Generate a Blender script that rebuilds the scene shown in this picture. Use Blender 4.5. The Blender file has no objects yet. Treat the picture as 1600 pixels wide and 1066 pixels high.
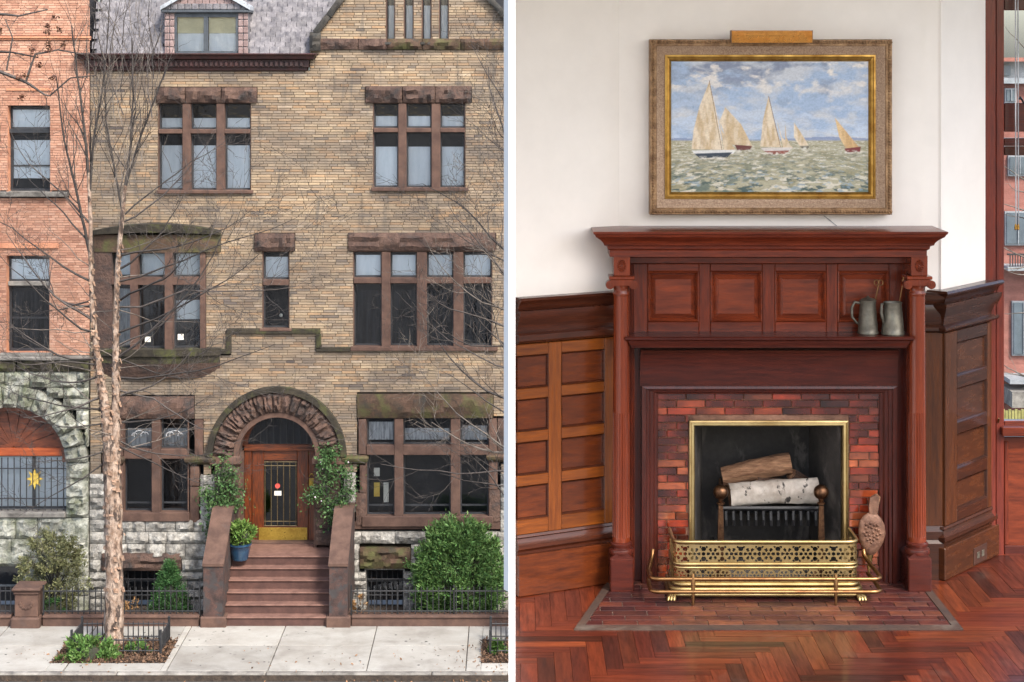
import bpy, math, random
import numpy as np
from mathutils import Vector, Matrix

# ------------------------------------------------------------------ camera, sky, sun, exposure
SC = bpy.context.scene
COL = SC.collection
FL, VX, VY, ZC = 2800.0, 800.0, 100.0, 10.8      # focal length and vanishing point in photo pixels, eye height
FD = 36.0                                        # distance of the street facades
FLOOR = ZC - 2.743                               # floor level of the upstairs room
cd = bpy.data.cameras.new('camera'); cam = bpy.data.objects.new('camera', cd); COL.objects.link(cam)
cam.location = (0, 0, ZC); cam.rotation_euler = (math.radians(90), 0, 0)
cd.sensor_width = 36; cd.lens = 36 * FL / 1600; cd.shift_y = -(533 - VY) / 1600; cd.clip_end = 3000; cd.clip_start = .1
SC.camera = cam
SUN_EL, SUN_AZ = math.radians(47), math.radians(36)   # azimuth measured from "behind the camera" towards the right
w = bpy.data.worlds.new('World'); SC.world = w; w.use_nodes = True
nt = w.node_tree; bg = nt.nodes['Background']; sky = nt.nodes.new('ShaderNodeTexSky')
sky.sky_type = 'NISHITA'; sky.sun_disc = False; sky.sun_elevation = SUN_EL; sky.sun_rotation = math.radians(180) - SUN_AZ
sky.air_density = 1.0; sky.dust_density = 3.2; sky.ozone_density = 1.0
nt.links.new(sky.outputs[0], bg.inputs[0]); bg.inputs[1].default_value = 0.125
sd = bpy.data.lights.new('sun', 'SUN'); sun = bpy.data.objects.new('sun', sd); COL.objects.link(sun)
sd.energy = 1.5; sd.angle = math.radians(11); sd.color = (1, .94, .85)
S = Vector((math.sin(SUN_AZ) * math.cos(SUN_EL), -math.cos(SUN_AZ) * math.cos(SUN_EL), math.sin(SUN_EL)))
sun.rotation_euler = S.to_track_quat('Z', 'Y').to_euler(); sun.location = (6, -6, 30)
SC.view_settings.view_transform = 'Standard'; SC.view_settings.look = 'None'
SC.view_settings.exposure = 1.82; SC.view_settings.gamma = 1.0; SC.view_settings.use_curve_mapping = False
SC.cycles.max_bounces = 8; SC.cycles.transparent_max_bounces = 12
SC.cycles.use_denoising = True

rng = random.Random(11)
def P(px, py, d): return Vector(((px - VX) * d / FL, d, ZC - (py - VY) * d / FL))
def X(px, d): return (px - VX) * d / FL
def Z(py, d): return ZC - (py - VY) * d / FL
def fx(px): return (px - VX) * FD / FL
def fz(py): return ZC - (py - VY) * FD / FL
U = FD / FL

# ------------------------------------------------------------------ materials
MATS = {}
EXT = .62                                        # albedo scale; street stone and brick lowered to suit the exposure
def lin(c): return tuple(EXT * ((v / 255) / 12.92 if v <= 10 else ((v / 255 + .055) / 1.055) ** 2.4) for v in c)
def mat(name, col, col2=None, rough=.7, scale=5, stretch=(1, 1, 1), detail=6, contrast=(.35, .65), rnd=None, rvar=.25, ramp=None,
        dirt=None, dirt2=None, bump=.3, bscale=40, bdist=.01, bstretch=None, metal=0, coat=0, spec=.5, sub=None, fine=.25, hue=0, trans=0):
    m = bpy.data.materials.new(name); m.use_nodes = True; t = m.node_tree; N = t.nodes; L = t.links
    b = N['Principled BSDF']
    geo = N.new('ShaderNodeNewGeometry'); pos = geo.outputs['Position']
    def noise(sc, st, det=detail, dist=0.0):
        mp = N.new('ShaderNodeMapping'); mp.inputs['Scale'].default_value = st; L.new(pos, mp.inputs['Vector'])
        n = N.new('ShaderNodeTexNoise'); n.inputs['Scale'].default_value = sc; n.inputs['Detail'].default_value = det
        n.inputs['Roughness'].default_value = .62; n.inputs['Distortion'].default_value = dist
        L.new(mp.outputs[0], n.inputs['Vector']); return n.outputs['Fac']
    def rmp(f, a, bb):
        r = N.new('ShaderNodeMapRange'); r.inputs[1].default_value = a; r.inputs[2].default_value = bb; r.clamp = True
        L.new(f, r.inputs[0]); return r.outputs[0]
    def mix(f, a, c, mode='MIX'):
        x = N.new('ShaderNodeMix'); x.data_type = 'RGBA'; x.blend_type = mode
        if isinstance(f, float): x.inputs[0].default_value = f
        else: L.new(f, x.inputs[0])
        for s, v in ((6, a), (7, c)):
            if isinstance(v, tuple): x.inputs[s].default_value = (*v[:3], 1)
            else: L.new(v, x.inputs[s])
        return x.outputs[2]
    rf = None
    if rnd == 'obj': rf = N.new('ShaderNodeObjectInfo').outputs['Random']
    elif rnd == 'attr':
        a = N.new('ShaderNodeAttribute'); a.attribute_name = 'rnd'; rf = a.outputs['Fac']
    base = tuple(col)
    if ramp and rf is not None:
        cr = N.new('ShaderNodeValToRGB'); e = cr.color_ramp.elements
        while len(e) < len(ramp): e.new(.5)
        for k, (p, c) in enumerate(ramp): e[k].position = p; e[k].color = (*c, 1)
        L.new(rf, cr.inputs[0]); base = cr.outputs[0]
    c2 = tuple(col2) if col2 else tuple(v * .6 for v in col)
    f = rmp(noise(scale, stretch), *contrast)
    if ramp and rf is not None:
        mul = mix(f, (1, 1, 1), tuple(min(1.0, q / max(p, 1e-4)) for p, q in zip(col, c2)))
        c = mix(1.0, base, mul, 'MULTIPLY')
    else: c = mix(f, base, c2)
    if fine:
        ff = noise(bscale, bstretch or stretch, 3)
        c = mix(rmp(ff, .3, .7), c, mix(1.0, c, (1 - fine,) * 3, 'MULTIPLY'))
    for dd in (dirt, dirt2):
        if dd:
            dc, ds, lo, hi = dd[:4]
            c = mix(rmp(noise(ds, dd[4] if len(dd) > 4 else (1, 1, 1), 8, .4), lo, hi), c, tuple(dc))
    if rf is not None and rvar:
        h = N.new('ShaderNodeHueSaturation'); r1 = N.new('ShaderNodeMapRange'); L.new(rf, r1.inputs[0])
        r1.inputs[3].default_value = 1 - rvar; r1.inputs[4].default_value = 1 + rvar
        src = r1.inputs[0]
        if ramp:                                # decorrelate brightness from the ramp pick
            mm = N.new('ShaderNodeMath'); mm.operation = 'MULTIPLY'; mm.inputs[1].default_value = 37.7; L.new(rf, mm.inputs[0])
            fr = N.new('ShaderNodeMath'); fr.operation = 'FRACT'; L.new(mm.outputs[0], fr.inputs[0]); L.new(fr.outputs[0], r1.inputs[0])
        L.new(r1.outputs[0], h.inputs['Value']); L.new(c, h.inputs['Color']); c = h.outputs[0]
        if hue:
            r2 = N.new('ShaderNodeMapRange'); m2 = N.new('ShaderNodeMath'); m2.operation = 'MULTIPLY'; m2.inputs[1].default_value = 91.3
            L.new(rf, m2.inputs[0]); f2 = N.new('ShaderNodeMath'); f2.operation = 'FRACT'; L.new(m2.outputs[0], f2.inputs[0])
            L.new(f2.outputs[0], r2.inputs[0]); r2.inputs[3].default_value = .5 - hue; r2.inputs[4].default_value = .5 + hue
            L.new(r2.outputs[0], h.inputs['Hue'])
    L.new(c, b.inputs['Base Color'])
    b.inputs['Metallic'].default_value = metal; b.inputs['Coat Weight'].default_value = coat; b.inputs['Coat Roughness'].default_value = .12
    b.inputs['Specular IOR Level'].default_value = spec
    rr = N.new('ShaderNodeMapRange'); L.new(f, rr.inputs[0]); rr.inputs[3].default_value = max(.03, rough - .08); rr.inputs[4].default_value = min(1, rough + .1)
    L.new(rr.outputs[0], b.inputs['Roughness'])
    if bump:
        bn = N.new('ShaderNodeBump'); bn.inputs['Strength'].default_value = bump; bn.inputs['Distance'].default_value = bdist
        L.new(noise(bscale, bstretch or stretch, 5), bn.inputs['Height']); L.new(bn.outputs[0], b.inputs['Normal'])
    if trans:
        tr = N.new('ShaderNodeBsdfTranslucent'); L.new(c, tr.inputs[0]); mx = N.new('ShaderNodeMixShader'); mx.inputs[0].default_value = trans
        L.new(b.outputs[0], mx.inputs[1]); L.new(tr.outputs[0], mx.inputs[2]); L.new(mx.outputs[0], N['Material Output'].inputs[0])
    MATS[name] = m; return m
def glassmat(name, tint=(.9, .95, .95), gloss=.03, wav=0.0, ior=1.5):
    m = bpy.data.materials.new(name); m.use_nodes = True; t = m.node_tree; N = t.nodes; L = t.links; N.remove(N['Principled BSDF'])
    tr = N.new('ShaderNodeBsdfTransparent'); tr.inputs[0].default_value = (*tint, 1)
    gl = N.new('ShaderNodeBsdfGlossy'); gl.inputs['Roughness'].default_value = gloss
    fr = N.new('ShaderNodeFresnel'); fr.inputs[0].default_value = ior
    mx = N.new('ShaderNodeMixShader'); L.new(fr.outputs[0], mx.inputs[0]); L.new(tr.outputs[0], mx.inputs[1]); L.new(gl.outputs[0], mx.inputs[2])
    if wav:
        n = N.new('ShaderNodeTexNoise'); n.inputs['Scale'].default_value = 3; bn = N.new('ShaderNodeBump'); bn.inputs['Strength'].default_value = wav
        bn.inputs['Distance'].default_value = .02; L.new(n.outputs['Fac'], bn.inputs['Height'])
        for q in (gl, fr): L.new(bn.outputs[0], q.inputs['Normal'])
    L.new(mx.outputs[0], N['Material Output'].inputs[0]); MATS[name] = m; return m

EXT = .82
TAN = [(0, lin((196, 176, 148))), (.18, lin((176, 152, 122))), (.34, lin((188, 166, 134))), (.5, lin((164, 143, 117))), (.64, lin((188, 154, 116))),
       (.78, lin((154, 135, 112))), (.9, lin((172, 152, 126))), (.985, lin((140, 126, 110))), (1, lin((110, 98, 88)))]
M_BRICK = mat('tan_roman_brick', lin((190, 158, 115)), lin((140, 118, 92)), .85, scale=.9, stretch=(1, 1, 2.5), rnd='attr', ramp=TAN, rvar=.13,
              dirt=((.14, .115, .09), .9, .46, .76, (.35, 1, 2.6)), dirt2=((.09, .08, .068), 2.0, .54, .74, (2.2, 1, .3)), bump=.5, bscale=55, bdist=.006)
M_MORT = mat('tan_mortar', lin((116, 98, 76)), lin((80, 68, 54)), .95, scale=2, bump=.4, dirt=((.06, .05, .045), 1.3, .5, .75))
EXT = .88
ORG = [(0, lin((204, 160, 136))), (.3, lin((194, 146, 120))), (.55, lin((208, 166, 142))), (.8, lin((186, 138, 114))), (1, lin((172, 128, 108)))]
M_OBRICK = mat('salmon_brick', lin((204, 168, 150)), lin((186, 148, 130)), .9, scale=1.2, rnd='attr', ramp=ORG, rvar=.12, bump=.5, bscale=60, bdist=.005,
               dirt=((.25, .16, .11), 1.1, .55, .85))
M_OMORT = mat('salmon_mortar', lin((184, 142, 120)), lin((160, 120, 100)), .95, scale=2, bump=.3)
EXT = .62
M_BROWN = mat('brownstone', lin((120, 93, 79)), lin((92, 70, 62)), .88, scale=3.2, rnd='obj', rvar=.16, bump=1, bscale=16, bdist=.03,
              dirt=((.035, .03, .028), 3.2, .5, .68), fine=.35)
M_BROWNS = mat('smooth_brownstone', lin((118, 88, 73)), lin((90, 66, 56)), .8, scale=4, rnd='obj', rvar=.08, bump=.35, bscale=70, bdist=.004, fine=.2,
               dirt=((.07, .05, .045), 3, .6, .85))
M_STEP = mat('step_brownstone', lin((104, 70, 60)), lin((84, 56, 49)), .75, scale=5, rnd='obj', rvar=.06, bump=.25, bscale=80, bdist=.003, fine=.15)
M_NEWEL = mat('weathered_newel_stone', lin((110, 78, 68)), lin((60, 48, 46)), .8, scale=5, bump=.6, bscale=60, bdist=.006, fine=.5,
              dirt=((.035, .03, .03), 7, .5, .6))
M_MOSS = mat('mossy_brownstone', lin((112, 84, 66)), lin((84, 68, 52)), .92, scale=3, rnd='obj', rvar=.1, bump=.9, bscale=22, bdist=.015,
             dirt=(lin((92, 92, 52)), 2.4, .46, .62), dirt2=((.03, .027, .022), 3.3, .56, .7), fine=.4)
M_DARKMOSS = mat('dark_mossy_stone', lin((74, 66, 50)), lin((46, 42, 36)), .95, scale=4, rnd='obj', rvar=.1, bump=.8, bscale=30, bdist=.012,
                 dirt=(lin((86, 88, 48)), 3, .5, .66), fine=.4)
M_GREY = mat('grey_granite', lin((226, 222, 212)), lin((160, 156, 148)), .88, scale=4, rnd='obj', rvar=.2, bump=1, bscale=13, bdist=.045, fine=.5,
             dirt=((.10, .095, .085), 3.6, .52, .68))
M_GREEN = mat('green_grey_stone', lin((236, 236, 222)), lin((150, 154, 136)), .9, scale=3, rnd='obj', rvar=.2, bump=1, bscale=11, bdist=.05, fine=.5,
              dirt=(lin((110, 118, 82)), 1.7, .5, .68), dirt2=((.035, .035, .03), 3.1, .58, .72))
M_SLATE = mat('roof_slate', lin((158, 154, 156)), lin((112, 110, 116)), .75, scale=9, rnd='obj', rvar=.22, bump=.4, bscale=50, bdist=.005, hue=.02)
M_PSLATE = mat('pink_scallop_slate', lin((184, 160, 156)), lin((150, 126, 122)), .8, scale=7, rnd='obj', rvar=.16, bump=.4, bscale=50, bdist=.005)
M_CORN = mat('oxblood_painted_metal', lin((86, 50, 46)), lin((58, 36, 34)), .55, scale=5, bump=.2, bscale=40, bdist=.004, dirt=((.02, .017, .016), 3, .55, .8))
M_COPE = mat('weathered_coping_stone', lin((98, 92, 84)), lin((58, 56, 52)), .9, scale=4, rnd='obj', rvar=.1, bump=.8, bscale=28, bdist=.012, dirt=((.03, .03, .027), 3.5, .5, .65))
EXT = 1.0
M_FRAME = mat('black_window_paint', (.018, .02, .024), (.03, .032, .036), .45, scale=6, bump=.15, bscale=60, bdist=.002, fine=.1)
M_GFRAME = mat('grey_dormer_paint', lin((74, 80, 86)), lin((56, 62, 68)), .5, scale=6, bump=.15, bscale=60, bdist=.002)
M_BLIND = mat('pale_window_blind', lin((238, 243, 247)), lin((226, 233, 238)), .8, scale=2, stretch=(6, 6, 1), bump=.15, bscale=12, bdist=.004, rnd='obj', rvar=.1, fine=.05)
M_CREAM = mat('cream_roller_shade', lin((226, 218, 182)), lin((206, 200, 170)), .8, scale=2, bump=.1, fine=.05)
M_LACE = mat('lace_curtain', lin((214, 216, 218)), lin((140, 142, 146)), .9, scale=9, stretch=(3, 3, .4), bump=.2, bscale=20, fine=.25, rnd='obj', rvar=.12)
M_DARK = mat('dark_interior', (.012, .013, .016), (.03, .032, .038), .9, scale=1.5, bump=0, fine=.2)  # darkness of the unlit rooms is put into the colour
M_SHEER = mat('dim_sheer_curtain', lin((42, 45, 52)), lin((18, 20, 25)), .9, scale=3, stretch=(5, 5, .3), bump=.2, bscale=10, rnd='obj', rvar=.25)
M_PAPER = mat('white_paper', lin((226, 224, 214)), lin((208, 206, 196)), .8, scale=8, bump=.05, fine=.05)
M_YPAPER = mat('yellow_paper', lin((228, 198, 96)), lin((206, 170, 70)), .8, scale=8, bump=.05, fine=.05)
M_RED = mat('red_sticker', lin((205, 84, 74)), lin((190, 70, 60)), .6, scale=8, bump=0, fine=.05)
G_WIN = glassmat('window_glass', (.95, .97, .98), .02, .35, 1.75)
G_ROOM = glassmat('clear_glass', (.97, .98, .98), .01)
M_IRON = mat('black_iron', (.012, .013, .015), (.028, .028, .03), .45, scale=20, bump=.3, bscale=80, bdist=.002, rnd='obj', rvar=.3)
M_DOOR = mat('varnished_oak', lin((112, 54, 24)), lin((58, 26, 12)), .38, scale=5, stretch=(7, 7, .9), bump=.3, bscale=9, bstretch=(9, 9, .8), bdist=.004, coat=.3)
M_DOORH = mat('varnished_oak_rail', lin((116, 58, 26)), lin((64, 30, 14)), .4, scale=5, stretch=(.9, 7, 7), bump=.3, bscale=9, bstretch=(.8, 9, 9), bdist=.004, coat=.3)
M_REDW = mat('red_brown_arch_wood', lin((120, 64, 40)), lin((70, 36, 24)), .5, scale=3, stretch=(1, 4, 4), bump=.3, bscale=12, bdist=.006)
M_ORW = mat('orange_varnished_beam', lin((176, 88, 44)), lin((140, 62, 30)), .5, scale=4, stretch=(.6, 5, 5), bump=.2, bscale=12, bdist=.004)
M_TREAD = mat('lit_tread_stone', lin((124, 92, 80)), lin((98, 70, 61)), .8, scale=5, bump=.25, bscale=80, bdist=.003)  # lighter copy of the step stone: light on tread tops put into colour
M_KICK = mat('aged_brass_plate', lin((196, 168, 78)), lin((160, 130, 54)), .35, scale=6, metal=.7, bump=.1, bscale=30, bdist=.002)
EXT = .95
M_CONC = mat('sidewalk_concrete', lin((162, 160, 153)), lin((144, 140, 132)), .9, scale=1.4, rnd='obj', rvar=.15, bump=.35, bscale=60, bdist=.004, fine=.15,
             dirt=((.17, .155, .135), 1.6, .5, .8), dirt2=((.07, .065, .06), 8, .66, .70))
M_KERB = mat('kerb_stone', lin((150, 146, 138)), lin((104, 100, 94)), .9, scale=3, rnd='obj', rvar=.1, bump=.5, bscale=40, bdist=.008, dirt=((.06, .055, .05), 4, .5, .7))
M_ROAD = mat('asphalt', (.07, .068, .066), (.045, .044, .044), .9, scale=3, bump=.6, bscale=120, bdist=.006, fine=.4)
M_GROUND = mat('city_ground', (.16, .155, .15), (.1, .1, .095), .95, scale=.2, bump=.2)
M_SOIL = mat('garden_soil', (.07, .05, .035), (.035, .026, .02), .98, scale=8, bump=1, bscale=40, bdist=.02)
M_MULCH = mat('brown_mulch', lin((120, 92, 70)), lin((78, 58, 44)), .95, scale=20, rnd='attr', rvar=.35, bump=.5, bscale=50, fine=.3)
M_LITTER = mat('fallen_leaf', lin((150, 112, 78)), lin((110, 78, 52)), .9, scale=12, rnd='attr', rvar=.4, bump=.2, fine=.2)
M_SNOW = mat('old_snow', lin((226, 230, 236)), lin((196, 202, 210)), .7, scale=6, bump=.5, bscale=16, bdist=.02, fine=.1)
EXT = .68
M_BARK = mat('peeling_birch_bark', lin((208, 184, 164)), lin((150, 122, 102)), .9, scale=6, stretch=(1.4, 1.4, .9), contrast=(.4, .6), bump=1, bscale=22, bdist=.03, bstretch=(1, 1, .6),
             dirt=((.05, .034, .026), 8, .52, .6, (1.2, 1.2, .5)), fine=.4)
M_TWIG = mat('dark_twig', (.06, .05, .044), (.036, .03, .027), .85, scale=8, bump=.2, rnd='attr', rvar=.5)
M_PTWIG = mat('pale_twig', lin((138, 128, 118)), lin((96, 87, 78)), .85, scale=8, bump=.2, rnd='attr', rvar=.3)  # paler twig copy: the whitish lit look is put into its colour
EXT = 1.0
def leafmat(n, c, v=.4, hue=.02): return mat(n, c, tuple(q * .6 for q in c), .6, scale=7, rnd='attr', rvar=v, hue=hue, bump=0, fine=0, trans=.25, spec=.3)
M_L_YEW = leafmat('yew_needles', (.105, .2, .055)); M_L_CONE = leafmat('conifer_needles', (.065, .16, .05)); M_L_OLIVE = leafmat('olive_leaves', (.23, .235, .11))
M_L_VINE = leafmat('glossy_evergreen_leaves', (.085, .165, .055)); M_L_PLANT = leafmat('bright_pot_leaves', (.16, .27, .06)); M_L_PIT = leafmat('ground_plant_leaves', (.13, .24, .06))
M_L_CORE = mat('foliage_shade', (.02, .028, .014), (.035, .03, .02), .95, scale=10, bump=.5, fine=.3)  # solid near-black core: shade inside the foliage is in the colour
M_L_DRY = leafmat('dry_brown_leaves', (.12, .055, .03)); M_L_FLOW = leafmat('pale_flowers', (.6, .52, .58), .15)
M_POT = mat('blue_glazed_ceramic', (.012, .04, .085), (.02, .06, .11), .18, scale=6, bump=.05, coat=.6)

# ------------------------------------------------------------------ mesh builder
class MB:
    def __init__(s, T=None): s.v = []; s.f = []; s.r = []; s.T = T
    def add(s, vs, fs, r=0.0):
        n = len(s.v)
        s.v += [tuple(s.T @ Vector(p)) for p in vs] if s.T is not None else [tuple(p) for p in vs]
        s.f += [tuple(i + n for i in f) for f in fs]; s.r += [r] * len(fs); return s
    def box(s, x0, x1, y0, y1, z0, z1, r=0.0, b=0.0):
        x0, x1 = min(x0, x1), max(x0, x1); y0, y1 = min(y0, y1), max(y0, y1); z0, z1 = min(z0, z1), max(z0, z1)
        b = min(b, (x1 - x0) * .45, (y1 - y0) * .45, (z1 - z0) * .45)
        if b <= 0:
            v = [(x, y, z) for z in (z0, z1) for y in (y0, y1) for x in (x0, x1)]
            return s.add(v, [(0, 2, 3, 1), (4, 5, 7, 6), (0, 1, 5, 4), (2, 6, 7, 3), (0, 4, 6, 2), (1, 3, 7, 5)], r)
        v = []; ix = {}
        for i, (x, sx) in enumerate(((x0, 1), (x1, -1))):
            for j, (y, sy) in enumerate(((y0, 1), (y1, -1))):
                for k, (z, sz) in enumerate(((z0, 1), (z1, -1))):
                    for a in range(3):
                        ix[i, j, k, a] = len(v)
                        v.append((x + (0 if a == 0 else sx * b), y + (0 if a == 1 else sy * b), z + (0 if a == 2 else sz * b)))
        f = []
        for i in (0, 1):
            q = [ix[i, 0, 0, 0], ix[i, 0, 1, 0], ix[i, 1, 1, 0], ix[i, 1, 0, 0]]; f.append(q if i == 0 else q[::-1])
            q = [ix[0, i, 0, 1], ix[1, i, 0, 1], ix[1, i, 1, 1], ix[0, i, 1, 1]]; f.append(q if i == 0 else q[::-1])
            q = [ix[0, 0, i, 2], ix[0, 1, i, 2], ix[1, 1, i, 2], ix[1, 0, i, 2]]; f.append(q if i == 0 else q[::-1])
        for i in (0, 1):
            for j in (0, 1):
                f.append([ix[i, j, 0, 0], ix[i, j, 1, 0], ix[i, j, 1, 1], ix[i, j, 0, 1]])
                f.append([ix[i, 0, j, 0], ix[i, 1, j, 0], ix[i, 1, j, 2], ix[i, 0, j, 2]])
                f.append([ix[0, i, j, 1], ix[1, i, j, 1], ix[1, i, j, 2], ix[0, i, j, 2]])
                for k in (0, 1): f.append([ix[i, j, k, 0], ix[i, j, k, 1], ix[i, j, k, 2]])
        return s.add(v, f, r)
    def tube(s, pts, rads, n=6, r=0.0, cap=True):
        pts = [Vector(p) for p in pts]; m = len(pts); vs = []; fs = []
        if not hasattr(rads, '__len__'): rads = [rads] * m
        up = None
        for i in range(m):
            d = (pts[min(i + 1, m - 1)] - pts[max(i - 1, 0)]).normalized()
            if up is None: up = Vector((0, 0, 1)) if abs(d.z) < .8 else Vector((1, 0, 0))
            a = d.cross(up).normalized(); c = a.cross(d).normalized(); up = c
            for k in range(n):
                t = 2 * math.pi * k / n; vs.append(pts[i] + (a * math.cos(t) + c * math.sin(t)) * rads[i])
        for i in range(m - 1):
            for k in range(n):
                k2 = (k + 1) % n; fs.append((i * n + k, i * n + k2, (i + 1) * n + k2, (i + 1) * n + k))
        if cap: fs.append(tuple(range(n))[::-1]); fs.append(tuple((m - 1) * n + k for k in range(n)))
        return s.add(vs, fs, r)
    def lathe(s, prof, c, n=20, r=0.0, fn=None, axis='z', cap=True):
        c = Vector(c); vs = []; fs = []; m = len(prof)
        for (rr, h) in prof:
            for k in range(n):
                t = 2 * math.pi * k / n; q = rr * (fn(t, h) if fn else 1)
                o = (q * math.cos(t), q * math.sin(t), h) if axis == 'z' else (q * math.cos(t), h, q * math.sin(t)) if axis == 'y' else (h, q * math.cos(t), q * math.sin(t))
                vs.append(c + Vector(o))
        for i in range(m - 1):
            for k in range(n):
                k2 = (k + 1) % n; fs.append((i * n + k, i * n + k2, (i + 1) * n + k2, (i + 1) * n + k))
        if cap: fs.append(tuple(range(n))[::-1]); fs.append(tuple((m - 1) * n + k for k in range(n)))
        return s.add(vs, fs, r)
    def prism(s, poly, y0, y1, r=0.0):
        n = len(poly)
        vs = [(x, y0, z) for x, z in poly] + [(x, y1, z) for x, z in poly]
        return s.add(vs, [tuple(range(n)), tuple(range(n, 2 * n))[::-1]] + [(i, n + i, n + (i + 1) % n, (i + 1) % n) for i in range(n)], r)
    def mould(s, prof, x0, x1, yf, yb, r=0.0, ends=(1, 1)):
        """moulding run: prof = [(out, z)...] from bottom to top; returns round both ends"""
        vs = []; fs = []
        for o, z in prof:
            a, b = x0 - o * ends[0], x1 + o * ends[1]
            vs += [(a, yb, z), (a, yf - o, z), (b, yf - o, z), (b, yb, z)]
        for i in range(len(prof) - 1):
            for k in range(3): fs.append((i * 4 + k, i * 4 + k + 1, i * 4 + 5 + k, i * 4 + 4 + k))
            fs.append((i * 4 + 3, i * 4, i * 4 + 4, i * 4 + 7))
        fs.append((3, 2, 1, 0)); m = (len(prof) - 1) * 4; fs.append((m, m + 1, m + 2, m + 3))
        return s.add(vs, fs, r)
    def ringframe(s, x0, x1, z0, z1, prof, r=0.0):
        """mitred frame: prof = [(inset, y)...] outer to inner"""
        vs = []; fs = []
        for o, y in prof: vs += [(x0 + o, y, z0 + o), (x1 - o, y, z0 + o), (x1 - o, y, z1 - o), (x0 + o, y, z1 - o)]
        for i in range(len(prof) - 1):
            for k in range(4): k2 = (k + 1) % 4; fs.append((i * 4 + k, i * 4 + k2, i * 4 + 4 + k2, i * 4 + 4 + k))
        return s.add(vs, fs, r)
    def arcring(s, cx, cz, r0, r1, a0, a1, y0, y1, n=24, r=0.0):
        vs = []; fs = []
        for i in range(n + 1):
            a = a0 + (a1 - a0) * i / n; c, q = math.cos(a), math.sin(a)
            vs += [(cx + r0 * c, y0, cz + r0 * q), (cx + r1 * c, y0, cz + r1 * q), (cx + r1 * c, y1, cz + r1 * q), (cx + r0 * c, y1, cz + r0 * q)]
        for i in range(n):
            for k in range(4): k2 = (k + 1) % 4; fs.append((i * 4 + k, i * 4 + k2, i * 4 + 4 + k2, i * 4 + 4 + k))
        fs += [(3, 2, 1, 0), (n * 4, n * 4 + 1, n * 4 + 2, n * 4 + 3)]
        return s.add(vs, fs, r)
    def rock(s, q, yf, yb, nx=4, nz=3, bulge=.04, seed=0, r=0.0, joint=.012, rough=.5):
        """rock-faced stone: q = four corners (x,z) anticlockwise from bottom left; pillowed, broken front face"""
        g = random.Random(seed); cx = sum(p[0] for p in q) / 4; cz = sum(p[1] for p in q) / 4
        w_ = max(1e-3, max(p[0] for p in q) - min(p[0] for p in q)); h_ = max(1e-3, max(p[1] for p in q) - min(p[1] for p in q))
        kx, kz = 1 - joint / w_, 1 - joint / h_
        q = [(cx + (p[0] - cx) * kx, cz + (p[1] - cz) * kz) for p in q]; vs = []; fs = []
        for j in range(nz + 1):
            for i in range(nx + 1):
                u, v = i / nx, j / nz
                ax = q[0][0] * (1 - u) * (1 - v) + q[1][0] * u * (1 - v) + q[2][0] * u * v + q[3][0] * (1 - u) * v
                az = q[0][1] * (1 - u) * (1 - v) + q[1][1] * u * (1 - v) + q[2][1] * u * v + q[3][1] * (1 - u) * v
                e = i in (0, nx) or j in (0, nz)
                y = yf if e else yf - bulge * (1 - rough + rough * 2 * g.random()) 
                if not e: ax += (g.random() - .5) * .35 * w_ / nx; az += (g.random() - .5) * .35 * h_ / nz
                else: ax += (g.random() - .5) * joint * .5; az += (g.random() - .5) * joint * .5
                vs.append((ax, y, az))
        W = nx + 1
        for j in range(nz):
            for i in range(nx): fs.append((j * W + i, j * W + i + 1, (j + 1) * W + i + 1, (j + 1) * W + i))
        n0 = len(vs); vs += [(p[0], yb, p[1]) for p in q]
        c = [0, nx, nz * W + nx, nz * W]
        edges = [[i for i in range(W)], [j * W + nx for j in range(nz + 1)], [nz * W + i for i in range(nx, -1, -1)], [j * W for j in range(nz, -1, -1)]]
        for k in range(4): fs.append(tuple(edges[k][::-1]) + (n0 + k, n0 + (k + 1) % 4))
        return s.add(vs, fs, r)
    def build(s, name, mt, parent=None, smooth=0, label=None, kind=None):
        me = bpy.data.meshes.new(name); me.from_pydata(s.v, [], s.f)
        if any(s.r):
            a = me.attributes.new('rnd', 'FLOAT', 'FACE'); a.data.foreach_set('value', s.r)
        me.materials.append(mt)
        if smooth: me.shade_smooth(); me.set_sharp_from_angle(angle=math.radians(smooth))
        return link(name, me, parent, label, kind)
def link(name, me, parent=None, label=None, kind=None):
    o = bpy.data.objects.new(name, me); COL.objects.link(o)
    if parent is not None:
        o.parent = parent; o.matrix_parent_inverse = WM(parent).inverted()
    if label: o['label'] = label
    if kind: o['kind'] = kind
    return o
def WM(o):
    m = Matrix.LocRotScale(o.location, o.rotation_euler, o.scale)
    return WM(o.parent) @ o.matrix_parent_inverse @ m if o.parent else m
def thing(name, label, cat, loc, group=None):
    e = bpy.data.objects.new(name, None); COL.objects.link(e); e.location = loc; e.empty_display_size = .2
    return tag(e, label, cat, group)
def tag(o, label, cat, group=None):
    o['label'] = label; o['category'] = cat
    if group: o['group'] = group
    return o
def copyto(src, loc=None, parent=None):
    c = src.copy(); COL.objects.link(c)
    if parent is not None: c.parent = parent; c.matrix_parent_inverse = WM(parent).inverted()
    if loc is not None: c.location = loc
    return c
def bulk(name, V, Fq, R, mt, parent=None, kind=None):
    """fast mesh from numpy: V (n,3), Fq (m,4)"""
    me = bpy.data.meshes.new(name); me.vertices.add(len(V)); me.vertices.foreach_set('co', np.ascontiguousarray(V, dtype=np.float32).ravel())
    k = Fq.shape[1]; me.loops.add(Fq.size); me.loops.foreach_set('vertex_index', Fq.astype(np.int32).ravel())
    me.polygons.add(len(Fq)); me.polygons.foreach_set('loop_start', np.arange(0, Fq.size, k, dtype=np.int32))
    me.update(calc_edges=True)
    if R is not None:
        a = me.attributes.new('rnd', 'FLOAT', 'FACE'); a.data.foreach_set('value', np.asarray(R, dtype=np.float32))
    me.materials.append(mt); return link(name, me, parent, None, kind)
NR = np.random.RandomState(5)
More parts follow.
